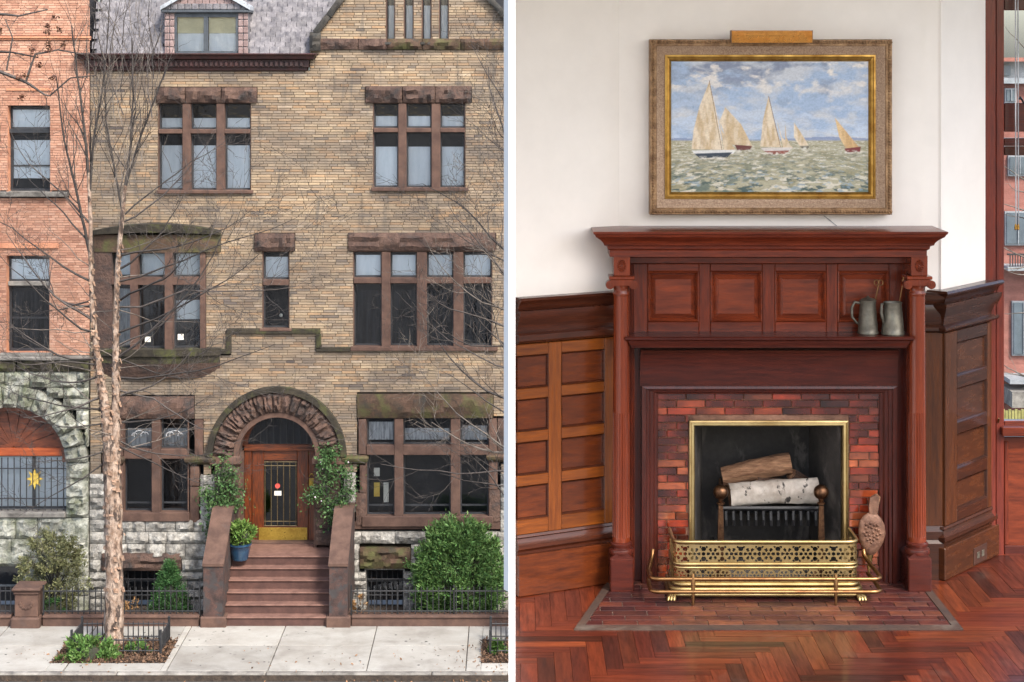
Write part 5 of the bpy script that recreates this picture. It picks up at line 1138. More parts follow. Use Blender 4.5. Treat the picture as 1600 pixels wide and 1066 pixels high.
MB().add([(bx0 + sp, byb, FLOOR), (bx1 - sp, byb, FLOOR), (bx1 - sp, byb, bzt + .1), (bx0 + sp, byb, bzt + .1)], [(0, 1, 2, 3)]).build('back_wall', M_SOOT, fb)
for a, b in ((bx0, bx0 + sp), (bx1, bx1 - sp)):
    MB().add([(a, TDp + .03, FLOOR), (b, byb, FLOOR), (b, byb, bzt + .1), (a, TDp + .03, bzt + .1)], [(0, 1, 2, 3)]).build('side_wall', M_SOOTL, fb)
MB().add([(bx0, TDp + .02, bzt), (bx1, TDp + .02, bzt), (bx1 - sp, byb, bzt + .09), (bx0 + sp, byb, bzt + .09)], [(0, 1, 2, 3)]).build('throat', M_SOOT, fb)
MB().box(bx0 - .02, bx1 + .02, TDp + .006, byb, FLOOR - .01, FLOOR + .006).build('fire_floor', M_ASH, fb)
MB().box(bx0 - .1, bx1 + .1, byb + .01, byb + .1, FLOOR, bzt + .3).build('flue_block', M_SOOT, fb)
# ---- hearth
HE = thing('hearth', 'plum tiled hearth with worn wooden border in front of the fireplace', 'hearth', (X(1202, 9), 9.0, FLOOR))
zh = FLOOR + .004
bw = .042
def hq(nm, pts, z0, z1, mt): n = len(pts); MB().add([(x, y, z1) for x, y in pts] + [(x, y, z0) for x, y in pts], [tuple(range(n))] + [(i, n + i, n + (i + 1) % n, (i + 1) % n) for i in range(n)]).build(nm, mt, HE)
fl, fr_, bl, br = (HL[0], 8.68), (HR[0], 8.68), (hx(9.5)[0], 9.5), (hx(9.5)[1], 9.5)
il = lambda d: hx(d)[0] + bw; ir = lambda d: hx(d)[1] - bw
hq('border', [fl, fr_, (ir(8.74), 8.74), (il(8.74), 8.74)], FLOOR - .012, zh + .003, M_HBORD)
hq('border', [(HL[0], 8.6805), (il(8.74) - .0005, 8.7405), (il(9.5), 9.5), bl], FLOOR - .012, zh + .0025, M_HBORD); hq('border', [(ir(8.74) + .0005, 8.7405), (HR[0], 8.6805), br, (ir(9.5), 9.5)], FLOOR - .012, zh + .0025, M_HBORD)
hq('tile_bed', [(il(8.7405), 8.7405), (ir(8.7405), 8.7405), (ir(9.5), 9.5), (il(9.5), 9.5)], FLOOR - .013, zh - .004, M_GROUT)
y = 8.745; rI = 0
while y < 9.49:
    y2 = y + .075; xx = .1 - (rI % 3) * .057
    while xx < 2.4:
        a, b = max(xx, il(y) + .002), min(xx + .172, ir(y) - .002); xx += .172
        if b - a > .02: MB().box(a + .002, b - .002, y + .003, y2 - .003, zh - .008, zh + .001 + rng.random() * .001, b=.0012).build('tile', M_HTILE, HE)
    y = y2; rI += 1
# ------------------------------------------------------------------ logs, grate, andirons
def log(name, label, p0, p1, r, mt, seed, squash=1.0, endm=None, split=False):
    g = random.Random(seed); p0, p1 = Vector(p0), Vector(p1); n = 12; ph = [g.uniform(0, 6) for _ in range(5)]
    o = thing(name, label, 'log', tuple(p0), 'logs in the fireplace'); B = MB(); d = (p1 - p0); ax = d.normalized(); a = ax.cross(Vector((0, 0, 1))).normalized(); c = a.cross(ax)
    vs = []; fs = []; m = 18
    for i in range(n + 1):
        t = i / n; q = p0 + d * t + c * .012 * math.sin(2.6 * t + ph[0])
        for k in range(m):
            th = 2 * math.pi * k / m; rr = r * (1 + .10 * math.sin(2 * th + ph[1]) + .06 * math.sin(5 * th + 3 * t + ph[2]) + .05 * math.sin(9 * th + ph[3] + 5 * t) + g.uniform(-.05, .05)) * (1 + .08 * math.sin(4 * t + ph[4]))
            s_ = math.sin(th); s_ = s_ * squash if not split or s_ > 0 else s_ * .35
            vs.append(q + a * math.cos(th) * rr + c * s_ * rr)
    for i in range(n):
        for k in range(m): k2 = (k + 1) % m; fs.append((i * m + k, i * m + k2, (i + 1) * m + k2, (i + 1) * m + k))
    B.add(vs, fs).build('bark', mt, o, smooth=60)
    for i in (0, n): 
        q = [vs[i * m + k] for k in range(m)]; MB().add(q, [tuple(range(m)) if i else tuple(range(m))[::-1]]).build('cut_end', endm or M_LOGB, o)
    return o
ld = 9.72
log('birch_log', 'white birch log lying across the front of the grate', P(1140, 778, ld - .04), P(1278, 766, ld - .02), .062, M_BIRCH, 1)
log('split_log', 'split brown log with pale face resting on top of the pile', P(1128, 744, ld + .06), P(1236, 727, ld + .04), .066, M_LOGB, 2, .8, split=False)
log('split_log', 'thin splintered log wedged between the birch log and the top log', P(1180, 752, ld + .02), P(1268, 762, ld + .12), .03, M_LOGD, 3, .8)
log('split_log', 'short charred log end poking out at the right of the pile', P(1235, 744, ld + .05), P(1290, 775, ld + .16), .034, M_LOGD, 8, .8)
log('split_log', 'dark bark log lying behind the birch log', P(1125, 764, ld + .14), P(1262, 762, ld + .16), .05, M_LOGD, 4)
GRT = thing('fire_grate', 'black iron fire grate with short front teeth under the logs', 'grate', tuple(P(1202, 880, ld)))
gd = 9.62
MB().tube([P(1122, 794, gd), P(1286, 794, gd)], .011, 6).build('front_bar', M_IRON, GRT)
MB().tube([P(1122, 800, gd + .22), P(1286, 800, gd + .22)], .011, 6).build('back_bar', M_IRON, GRT)
for k in range(13):
    x = 1134 + k * 11.7; MB().tube([P(x, 800, gd + .22), P(x, 798, gd + .03), P(x, 800, gd), P(x + .3, 812, gd - .004), P(x + .3, 821, gd + .01)], .0095, 6).build('bar', M_IRON, GRT)
for x in (1128, 1283):
    for dd in (gd, gd + .22): MB().tube([P(x, 796, dd), (P(x, 800, dd).x, dd, FLOOR)], .011, 6).build('leg', M_IRON, GRT)
def andiron(px, label):
    d = 9.53; b = P(px, 0, d); r = .040; zb = Z(769, d); o = thing('andiron', label, 'andiron', (b.x, d, FLOOR), 'pair of andirons')
    MB().lathe([(r * math.sin(math.pi * k / 14) + .0005, zb - r * math.cos(math.pi * k / 14)) for k in range(15)], (b.x, d, 0), 24).build('ball_finial', M_BRONZE, o, smooth=60)
    MB().lathe([(.012, zb - .07), (.022, zb - .062), (.022, zb - .056), (.012, zb - .05), (.016, zb - .04), (.012, zb - .034)], (b.x, d, 0), 16).build('collar', M_BRONZE, o, smooth=50)
    z1 = zb - .07; vs = []
    MB().add([(b.x - .022, d - .016, FLOOR), (b.x + .022, d - .016, FLOOR), (b.x + .022, d + .016, FLOOR), (b.x - .022, d + .016, FLOOR), (b.x - .012, d - .011, z1), (b.x + .012, d - .011, z1), (b.x + .012, d + .011, z1), (b.x - .012, d + .011, z1)],
             [(0, 1, 5, 4), (1, 2, 6, 5), (2, 3, 7, 6), (3, 0, 4, 7), (4, 5, 6, 7)]).build('post', M_BRONZE, o)
    for s_ in (-1, 1): MB().tube([(b.x, d, FLOOR + .09), (b.x + s_ * .03, d - .02, FLOOR + .05), (b.x + s_ * .045, d - .03, FLOOR + .008)], [.014, .012, .014], 8).build('foot', M_BRONZE, o)
    MB().tube([(b.x, d + .012, FLOOR + .12), (b.x, d + .36, FLOOR + .12), (b.x, d + .36, FLOOR + .007)], .012, 6).build('log_bar', M_IRON, o)
andiron(1126, 'left hammered bronze andiron with ball finial'); andiron(1283, 'right hammered bronze andiron with ball finial')
# ------------------------------------------------------------------ brass fender with pierced sides and foot rails
FE = thing('fender', 'pierced brass fireplace fender with claw feet and double foot rail', 'fender', (X(1196, 9.2), 9.2, zh))
fd = 9.19; xl_, xr_ = X(1053, fd), X(1341, fd); rc = .05; yb_ = 9.44
path = [(xl_, yb_)] + [(xl_, yb_ - .02 - (yb_ - fd - rc - .02) * k / 5) for k in range(6)] + [(xl_ + rc - rc * math.cos(t), fd + rc - rc * math.sin(t)) for t in np.linspace(.2, math.pi / 2, 6)]
path += [(xr_ - rc + rc * math.sin(t), fd + rc - rc * math.cos(t)) for t in np.linspace(0, math.pi / 2 - .2, 6)] + [(xr_, fd + rc + (yb_ - fd - rc - .02) * k / 5) for k in range(6)] + [(xr_, yb_)]
path = [Vector((a, b, 0)) for a, b in path]
cum = [0]
for a, b in zip(path[:-1], path[1:]): cum.append(cum[-1] + (b - a).length)
def along(s):
    s = max(0, min(cum[-1] - 1e-6, s))
    for i in range(len(cum) - 1):
        if cum[i + 1] >= s: return path[i].lerp(path[i + 1], (s - cum[i]) / max(1e-9, cum[i + 1] - cum[i]))
zf = lambda py: Z(py, fd)
def pierced(name, z0, z1):
    c = .0036; nu = int(cum[-1] / c); nv = max(6, int((z1 - z0) / c)); B = MB(); idx = {}; fs = []; vs = []; Hh = z1 - z0; pit = Hh * 1.0
    def hole(s, v):
        u_ = (s % pit) / pit - .5; w_ = v / Hh - .5; r_ = math.hypot(u_, w_); a = math.atan2(w_, u_)
        if abs(w_) > .44: return False
        if r_ < .09: return True
        if .15 < r_ < .335: return math.cos(a * 6) > -.15 + (r_ - .2) * 1.5
        if r_ > .41:
            q = math.hypot(abs(u_) - .5, abs(w_) - .0)
            if q < .10: return True
            return math.hypot(abs(u_) - .5, abs(w_) - .27) < .13 or math.hypot(abs(u_) - .33, abs(w_) - .37) < .06
        return False
    def vid(i, j):
        if (i, j) not in idx: p = along(cum[-1] * i / nu); idx[i, j] = len(vs); vs.append((p.x, p.y, z0 + Hh * j / nv))
        return idx[i, j]
    for i in range(nu):
        for j in range(nv):
            if not hole(cum[-1] * (i + .5) / nu, Hh * (j + .5) / nv): fs.append((vid(i, j), vid(i + 1, j), vid(i + 1, j + 1), vid(i, j + 1)))
    o = B.add(vs, fs).build(name, M_BRASS, FE); m = o.modifiers.new('thickness', 'SOLIDIFY'); m.thickness = .0025; m.offset = 0
pierced('pierced_band', zf(880), zf(851)); pierced('pierced_band', zf(911), zf(888))
def rail(name, z, r, off=0, mt=M_BRASS, n=8, flat=None):
    cx, cy = (xl_ + xr_) / 2, 9.6; ps = []
    for k in range(70):
        p = along(cum[-1] * k / 69); ps.append((p.x + off * (1 if p.x > cx + .3 else -1 if p.x < cx - .3 else (p.x - cx) / .3), p.y - off, z))
    if flat:
        vs = []; fs = []
        for x, y, _ in ps: vs += [(x, y - r if abs(x - cx) < .4 else y, z - flat), (x, y - r if abs(x - cx) < .4 else y, z + flat), (x, y, z + flat), (x, y, z - flat)]
        ps2 = [along(cum[-1] * k / 69) for k in range(70)]
    MB().tube(ps, r, n).build(name, mt, FE, smooth=50)
rail('top_rim', zf(847), .010); rail('middle_band', zf(881.5), .007, .002); rail('middle_band', zf(887), .007, .002); rail('base_band', zf(913), .009, .004); rail('base_moulding', zf(920), .013, .014); rail('base_plinth', zf(927), .012, .024)
for s_, px in ((-1, 1052), (1, 1342)):
    d = 9.16; x = X(px, d); B = MB()
    for k in (-1, 0, 1): B.tube([(x - s_ * .01, d + .03, zh + .035), (x + s_ * .006 + k * .010, d, zh + .026), (x + s_ * .012 + k * .014, d - .022, zh + .016), (x + s_ * .014 + k * .016, d - .034, zh + .004)], [.014, .012, .011, .006], 8)
    B.build('claw_foot', M_BRASS, FE, smooth=60)
fdr = 9.06
for py, dz in ((905, 0), (925, 0)):
    z = Z(py, fdr); xa, xb = X(1017, fdr), X(1378, fdr); rr = .045; ps = [(xa + .02, 9.32, z + .02), (xa + .004, 9.26, z + .006), (xa, 9.2, z)] if py > 910 else [(xa + .035, 9.36, z + .07), (xa + .03, 9.35, z + .04), (xa + .012, 9.28, z + .008), (xa, 9.22, z)]
    ps += [(xa + rr - rr * math.cos(t), fdr + rr - rr * math.sin(t), z) for t in np.linspace(0, math.pi / 2, 7)]
    full = ps + [((xa + xb) - x, y, zz_) for x, y, zz_ in ps[::-1]]
    MB().tube(full, .0105, 10).build('foot_rail', M_OBRASS, FE, smooth=60)
for px in (1083, 1306): MB().tube([P(px, 897, fdr), P(px, 905, fdr), (X(px, fdr), fdr, zh)], [.006, .0125, .0065], 8).build('rail_post', M_OBRASS, FE, smooth=60); 
# ------------------------------------------------------------------ bellows leaning in the fender
BD = 9.42
BE = thing('bellows', 'carved wooden fireplace bellows hanging nozzle-down at the right of the tiles', 'bellows', tuple(P(1362, 838, BD)))
ol_ = [(1357, 801), (1349, 806), (1343, 815), (1341, 828), (1342, 842), (1347, 855), (1353, 864), (1358, 868), (1366, 867), (1373, 860), (1380, 848), (1384, 834), (1382, 820), (1377, 810), (1369, 802)]
def ring(sc, d): cx, cy = 1362, 835; return [P(cx + (a - cx) * sc, cy + (b - cy) * sc, d) for a, b in ol_]
def slab(nm, layers, mt):
    vs = []; fs = []; n = len(ol_)
    for sc, d in layers: vs += [tuple(p) for p in ring(sc, d)]
    for i in range(len(layers) - 1):
        for k in range(n): k2 = (k + 1) % n; fs.append((i * n + k, i * n + k2, (i + 1) * n + k2, (i + 1) * n + k))
    fs.append(tuple(range(n))); fs.append(tuple((len(layers) - 1) * n + k for k in range(n))[::-1]); return MB().add(vs, fs).build(nm, mt, BE, smooth=40)
slab('front_board', [(.5, BD - .036), (.8, BD - .034), (.95, BD - .028), (1, BD - .022), (.97, BD - .016)], M_BELL); slab('leather', [(.93, BD - .016), (.86, BD), (.93, BD + .016)], M_LEATH); slab('back_board', [(.97, BD + .016), (1, BD + .022), (.97, BD + .03)], M_BELL)
B = MB()
for k in range(22):
    a = k * 2.4; r = 2.5 + 11 * math.sqrt(k / 22); c = P(1362 + r * math.cos(a), 832 + r * 1.25 * math.sin(a), BD - .036); B.lathe([(.009, 0), (.007, -.004), (.002, -.007)], c, 8, axis='y', cap=False)
B.build('carved_relief', M_BELL, BE, smooth=60)
MB().prism([(p.x, p.z) for p in (P(1357, 802, BD), P(1369, 802, BD), P(1371, 790, BD), P(1372, 776, BD), P(1366, 772, BD), P(1358, 776, BD), P(1356, 790, BD))][::-1], BD - .030, BD - .012).build('handle', M_BELL, BE)
MB().prism([(p.x, p.z) for p in (P(1360, 802, BD), P(1372, 802, BD), P(1374, 790, BD), P(1377, 778, BD), P(1371, 773, BD), P(1363, 777, BD), P(1360, 790, BD))][::-1], BD + .012, BD + .028).build('handle', M_LOGB, BE)
c = P(1359, 866, BD); e = (X(1358, BD), BD, zh + .006 + 0)
q = [Vector(c).lerp(Vector(P(1357.5, 899, BD)), t) for t in (0, .12, .2, .3, .45, .6, .75, 1)]
MB().tube(q, [.020, .019, .014, .016, .011, .013, .008, .006], 12).build('nozzle', M_BRASS, BE, smooth=40)
# ------------------------------------------------------------------ jugs on the shelf
def jug(label, px0, px1, py0, py1, d, lid):
    s = d / FL; x = X((px0 + px1) / 2, d); zb = zc(525.5, sd_) + .001; h = (py1 - py0) * s; r0 = (px1 - px0) / 2 * s; o = thing('pewter_jug', label, 'jug', (x, d, zb), 'pewter jugs')
    pr = [(.001, 0), (r0, 0), (r0 * 1.02, .004), (r0 * .98, .01), (r0 * .92, h * .3), (r0 * .84, h * .62), (r0 * .76, h * .9), (r0 * .8, h * .97), (r0 * .82, h), (r0 * .76, h * .985), (r0 * .7, h * .9), (r0 * .8, h * .2), (.001, h * .15)]
    MB().lathe(pr, (x, d, zb), 32, cap=False).build('body', M_PEWTER, o, smooth=40)
    hx0 = x - r0 * .74; hp = [(hx0 + .004, d, zb + h * .9), (hx0 - .03, d - .004, zb + h * .95), (hx0 - .046, d - .006, zb + h * .78), (hx0 - .044, d - .006, zb + h * .5), (hx0 - .022, d - .004, zb + h * .34), (hx0 - .008, d, zb + h * .28)]
    if lid:
        MB().tube(hp, [.007, .008, .008, .007, .006, .005], 8).build('handle', M_PEWTER, o, smooth=60)
        MB().lathe([(r0 * .82, h), (r0 * .6, h + .008), (r0 * .2, h + .014), (.006, h + .02), (.001, h + .024)], (x, d, zb), 24, cap=False).build('lid', M_PEWTER, o, smooth=40)
    else:
        hp = [(hx0 + .004, d, zb + h * .96), (hx0 - .02, d - .03, zb + h * .95), (hx0 - .024, d - .04, zb + h * .7), (hx0 - .014, d - .035, zb + h * .45), (hx0 - .002, d - .01, zb + h * .3)]
        MB().tube(hp, [.007, .008, .008, .007, .005], 8).build('handle', M_PEWTER, o, smooth=60)
    return o, x, zb + h
j1, x1_, t1 = jug('lidded pewter jug with round handle standing on the mantel shelf', 1340, 1372, 473, 525, 9.42, True)
j2, x2_, t2 = jug('open pewter jug right of the lidded one on the mantel shelf', 1377, 1413, 475, 525, 9.40, False)
k1 = thing('brass_key_rod', 'slim brass rod with openwork end sticking up from the lidded jug', 'rod', (x1_ + .03, 9.44, t1)); a = P(1365, 480, 9.46); b = P(1373, 446, 9.46)
MB().tube([a, b], .004, 6).build('shaft', M_OBRASS, k1)
for s_ in (-1, 1): MB().tube([b + Vector((.012 * s_ + .011 * math.cos(t), 0, .014 + .014 * math.sin(t))) for t in np.linspace(0, 2 * math.pi, 13)], .0034, 6).build('bow_ring', M_OBRASS, k1)
k2_ = thing('brass_poker', 'thin brass poker with knob standing in the open jug', 'poker', (x2_, 9.42, t2)); a = P(1402, 490, 9.43); b = P(1411, 442, 9.43)
MB().tube([a, b], .003, 6).build('shaft', M_OBRASS, k2_); MB().tube([b, b + Vector((.002, 0, .012)), b + Vector((.004, 0, .024)), b + Vector((.005, 0, .036)), b + Vector((.006, 0, .046))], [.004, .010, .006, .011, .004], 10).build('knob', M_OBRASS, k2_, smooth=60)
# ------------------------------------------------------------------ painting, frame, picture light
PT = thing('framed_painting', 'gilt-framed oil painting of sailing boats racing, hung above the mantelpiece', 'painting', tuple(P(1205, 336, WP)))
M_FRO = mat('bronzed_frame', lin((178, 142, 102)), lin((126, 94, 64)), .5, scale=18, metal=.35, bump=.7, bscale=70, bdist=.004, fine=.4)
M_FRC = mat('ribbed_cove', lin((192, 164, 136)), lin((150, 120, 96)), .55, scale=40, stretch=(3, 1, 3), metal=.2, bump=.6, bscale=60, bdist=.003, fine=.3)
M_GILT = mat('gilding', lin((190, 150, 78)), lin((146, 106, 46)), .35, scale=12, metal=.9, bump=.15, bscale=40, bdist=.002)
pd_ = 9.46; x0, x1, z0, z1 = X(1015.5, pd_), X(1394.5, pd_), Z(336, pd_), Z(61.5, pd_); q = pd_ / FL
MB().ringframe(x0, x1, z0, z1, [(0, WP - .004), (0, pd_ + .01), (.004, pd_), (10 * q, pd_ - .002), (11 * q, pd_ + .004)]).build('outer_frame', M_FRO, PT, smooth=25)
MB().ringframe(x0, x1, z0, z1, [(11 * q, pd_ + .004), (14 * q, pd_ + .012), (18 * q, pd_ + .028), (22 * q, pd_ + .036), (24 * q, pd_ + .037)]).build('cove', M_FRC, PT, smooth=60)
MB().ringframe(x0, x1, z0, z1, [(24 * q, pd_ + .037), (24.5 * q, pd_ + .03), (27 * q, pd_ + .028), (28 * q, pd_ + .034), (31 * q, pd_ + .038), (32 * q, pd_ + .036), (34 * q, pd_ + .044), (35 * q, pd_ + .054)]).build('gilt_liner', M_GILT, PT, smooth=25)
B = MB()
def bead(x, z): B.lathe([(.008, .0), (.0072, -.0035), (.004, -.0065), (.0008, -.0078)], (x, pd_, z), 8, axis='y', cap=False)
nbx, nbz = 88, 63
for k in range(nbx): t = (k + .5) / nbx; bead(x0 + (x1 - x0) * t, z0 + 5 * q); bead(x0 + (x1 - x0) * t, z1 - 5 * q)
for k in range(nbz): t = (k + .5) / nbz; bead(x0 + 5 * q, z0 + (z1 - z0) * t); bead(x1 - 5 * q, z0 + (z1 - z0) * t)
B.build('beaded_ornament', M_FRO, PT, smooth=60, kind='stuff')
def fbm(x, y, seed, octv=5):
    r = np.random.RandomState(seed); out = np.zeros_like(x); amp = 1.0; tot = 0
    for o in range(octv):
        G = r.rand(64, 64); fx_, fy_ = x * 2 ** o, y * 2 ** o; i, j = np.floor(fx_).astype(int), np.floor(fy_).astype(int); u_, v_ = fx_ - i, fy_ - j; u_ = u_ * u_ * (3 - 2 * u_); v_ = v_ * v_ * (3 - 2 * v_)
        g_ = lambda a, b: G[a % 64, b % 64]
        out += amp * (g_(i, j) * (1 - u_) * (1 - v_) + g_(i + 1, j) * u_ * (1 - v_) + g_(i, j + 1) * (1 - u_) * v_ + g_(i + 1, j + 1) * u_ * v_); tot += amp; amp *= .55
    return out / tot
NX_, NY_ = 420, 286
gx, gy = np.meshgrid(np.linspace(1049, 1365, NX_ + 1), np.linspace(95.5, 311, NY_ + 1)); img = np.zeros(gx.shape + (3,))
def L3(c): return np.array(lin(c))
def blend(m, c):
    global img
    img = img * (1 - m[..., None]) + np.asarray(c) * m[..., None]
sm = lambda a, b, v: np.clip((v - a) / (b - a), 0, 1)
wx, wy = gx + 14 * (fbm(gx / 30, gy / 30, 1) - .5), gy + 10 * (fbm(gx / 30, gy / 30, 2) - .5)
img[:] = L3((160, 184, 214)); blend(sm(.42, .62, fbm(wx / 46, wy / 20, 3)), L3((198, 204, 212))); blend(sm(.5, .7, fbm(wx / 34, wy / 16, 4)) * sm(190, 110, gy), L3((134, 146, 170))); blend(sm(.56, .7, fbm(wx / 26, wy / 13, 5)) * sm(200, 120, gy), L3((228, 222, 214)))
blend(sm(.5, .66, fbm(wx / 60, wy / 10, 6)) * sm(140, 200, gy), L3((190, 206, 226)))
hz = np.exp(-((gx - 1300) / 60) ** 2) * 4 + np.exp(-((gx - 1065) / 25) ** 2) * 2; blend((gy > 218.5 - hz) * .8, L3((122, 142, 182)))
sea = sm(219, 222, gy); blend(sea, L3((178, 172, 142)))
ys = np.maximum(gy - 216, 1) ; sy = np.log(ys) * 14; sxs = (gx - 1207) / np.sqrt(ys) * 5 + 300
dn = sm(225, 300, gy)
blend(sea * sm(.5, .64, fbm(sxs / 16, sy / 1.5, 7)) * .8, L3((146, 142, 106))); blend(sea * dn * sm(.5, .62, fbm(sxs / 10, sy / 1.3, 8)), L3((100, 118, 106))); blend(sea * dn * sm(.57, .66, fbm(sxs / 7, sy / .8, 9)), L3((62, 88, 88)))
blend(sea * sm(.57, .66, fbm(sxs / 8, sy / .7, 10)), L3((212, 206, 186))); blend(sea * dn * sm(.62, .68, fbm(sxs / 6, sy / .7, 12)) * .7, L3((128, 160, 184)))
def inpoly(pts, soft=.6):
    m = np.full(gx.shape, -1e9); n = len(pts); ins = np.zeros(gx.shape, bool); dist = np.full(gx.shape, 1e9)
    for i in range(n):
        (xa, ya), (xb, yb) = pts[i], pts[(i + 1) % n]
        c = ((ya > gy) != (yb > gy)) & (gx < (xb - xa) * (gy - ya) / (yb - ya + 1e-9) + xa); ins ^= c
        t = np.clip(((gx - xa) * (xb - xa) + (gy - ya) * (yb - ya)) / ((xb - xa) ** 2 + (yb - ya) ** 2), 0, 1); dist = np.minimum(dist, np.hypot(gx - xa - t * (xb - xa), gy - ya - t * (yb - ya)))
    return np.clip(np.where(ins, dist, -dist) / soft + .5, 0, 1)
def line(a, b, c, w=.5): m = inpoly([(a[0] - w, a[1]), (a[0] + w, a[1]), (b[0] + w, b[1]), (b[0] - w, b[1])], .5); blend(m * .9, c)
sailn = fbm(gx / 9, gy / 30, 20)
def sail(pts, c1=(232, 214, 184), c2=(206, 178, 134)):
    m = inpoly(pts); blend(m, L3(c1)); blend(m * sm(.42, .66, sailn), L3(c2)); dk = m * sm(.55, .8, fbm(gx / 5, gy / 8, 21)) * .4; blend(dk, L3((176, 146, 108)))
sail([(1135, 168), (1126, 190), (1134, 210), (1140, 226), (1178, 230), (1160, 195)]); sail([(1134, 168), (1139, 172), (1176, 226), (1150, 228)], (224, 206, 176)); blend(inpoly([(1150, 227), (1177, 229), (1174, 235), (1154, 236)]), L3((110, 52, 44)))
sail([(1110, 128), (1095, 165), (1085, 205), (1082, 234), (1132, 235), (1120, 170)]); sail([(1123, 178), (1130, 205), (1152, 236), (1133, 235)], (226, 206, 172)); line((1110, 126), (1130, 236), L3((120, 84, 60)))
blend(inpoly([(1082, 236), (1152, 235), (1148, 241), (1120, 244), (1088, 243)]), L3((222, 222, 220))); blend(inpoly([(1086, 241), (1146, 239), (1138, 247), (1095, 248)]), L3((44, 60, 76)))
sail([(1203, 150), (1194, 190), (1190, 230), (1224, 231), (1212, 190)]); sail([(1216, 188), (1224, 215), (1242, 232), (1226, 232)], (228, 208, 176)); line((1203, 150), (1222, 231), L3((120, 84, 60)))
blend(inpoly([(1190, 232), (1240, 231), (1236, 237), (1198, 238)]), L3((214, 206, 200))); blend(inpoly([(1196, 237), (1236, 236), (1230, 241), (1204, 242)]), L3((150, 78, 60)))
sail([(1229, 190), (1231, 215), (1238, 230), (1229, 230)], (214, 200, 176)); sail([(1243, 192), (1243, 215), (1252, 229), (1266, 228), (1254, 208)]); blend(inpoly([(1252, 229), (1268, 229), (1265, 233), (1256, 233)]), L3((110, 106, 90)))
sail([(1307, 184), (1314, 215), (1324, 232), (1346, 232), (1324, 205)], (226, 190, 132), (206, 164, 104)); blend(inpoly([(1322, 233), (1348, 230), (1347, 238), (1326, 239)]), L3((128, 40, 42)))
for cx_, cy_, w_ in ((1115, 248, 44), (1215, 241, 34), (1335, 239, 18), (1162, 237, 16), (1260, 233, 10)):
    blend(np.exp(-((gx - cx_) / w_) ** 2 - ((gy - cy_) / 2.4) ** 2) * sm(.45, .6, fbm(gx / 4, gy / 2, 30)) * .9, L3((232, 228, 216))); blend(np.exp(-((gx - cx_) / w_) ** 2 - ((gy - cy_ - 5) / 4) ** 2) * sm(.5, .65, fbm(gx / 6, gy / 2, 31)) * .6, L3((96, 92, 70)))
img = img * .82 + img.mean(2, keepdims=True) * .12; img *= (1 + .3 * (fbm(gx / 2.2, gy / 1.6, 40, 2) - .5))[..., None]; img = np.clip(img, 0, 1)
cz = pd_ + .052; V = np.stack([(gx - VX) * pd_ / FL, np.full(gx.shape, cz), ZC - (gy - VY) * pd_ / FL], -1).reshape(-1, 3); W1 = NX_ + 1
ii = np.arange(NY_)[:, None] * W1 + np.arange(NX_)[None]; Q = np.stack([ii + W1, ii + W1 + 1, ii + 1, ii], -1).reshape(-1, 4)
M_CANV = bpy.data.materials.new('oil_paint'); M_CANV.use_nodes = True; cn = M_CANV.node_tree; at = cn.nodes.new('ShaderNodeAttribute'); at.attribute_name = 'paint'; bs = cn.nodes['Principled BSDF']; cn.links.new(at.outputs['Color'], bs.inputs['Base Color']); bs.inputs['Roughness'].default_value = .55
nz_ = cn.nodes.new('ShaderNodeTexNoise'); nz_.inputs['Scale'].default_value = 130; bn = cn.nodes.new('ShaderNodeBump'); bn.inputs['Strength'].default_value = .35; bn.inputs['Distance'].default_value = .002; cn.links.new(nz_.outputs['Fac'], bn.inputs['Height']); cn.links.new(bn.outputs[0], bs.inputs['Normal'])
cv = bulk('canvas', V, Q, None, M_CANV, PT); ca = cv.data.attributes.new('paint', 'FLOAT_COLOR', 'POINT'); ca.data.foreach_set('color', np.concatenate([img.reshape(-1, 3), np.ones((img.size // 3, 1))], 1).astype(np.float32).ravel())
PL = thing('picture_light', 'brass picture light mounted over the top of the painting', 'lamp', tuple(P(1206, 60, 9.42)))
ld_ = 9.36; xa, xb = X(1144, ld_), X(1269, ld_)
B = MB(); sec = [(ld_ + .07, Z(47, ld_)), (ld_ + .005, Z(48.5, ld_)), (ld_, Z(55, ld_)), (ld_ + .004, Z(67, ld_)), (ld_ + .012, Z(67, ld_)), (ld_ + .010, Z(56, ld_)), (ld_ + .07, Z(50, ld_))]
n = len(sec); B.add([(xa, y, z) for y, z in sec] + [(xb, y, z) for y, z in sec], [(i, n + i, n + (i + 1) % n, (i + 1) % n) for i in range(n)] + [tuple(range(n)), tuple(range(n, 2 * n))[::-1]]); B.build('shade', mat('lacquered_brass', lin((222, 160, 84)), lin((196, 128, 58)), .25, scale=8, metal=.85, bump=.03), PL)
for x in (xa - .002, xb + .002): MB().box(x - .002, x + .002, ld_ + .001, ld_ + .07, Z(66, ld_), Z(47.5, ld_), b=.001).build('end_cap', M_OBRASS, PL)
MB().tube([P(1206, 52, ld_ + .07), P(1206, 50, 9.47), P(1206, 62, 9.5)], .006, 8).build('arm', M_OBRASS, PL)
MB().tube([(xa + .03, ld_ + .04, Z(58, ld_)), (xb - .03, ld_ + .04, Z(58, ld_))], .010, 10).build('tube_bulb', M_PAPER, PL)
wc = MB().tube([P(1287, 337, WP - .004), P(1295, 343, WP - .004), P(1306, 352, WP - .004), P(1318, 359, WP - .004)], .0018, 5).build('lamp_wire', M_LACE); tag(wc, 'thin pale wire running down from painting to mantel', 'wire')
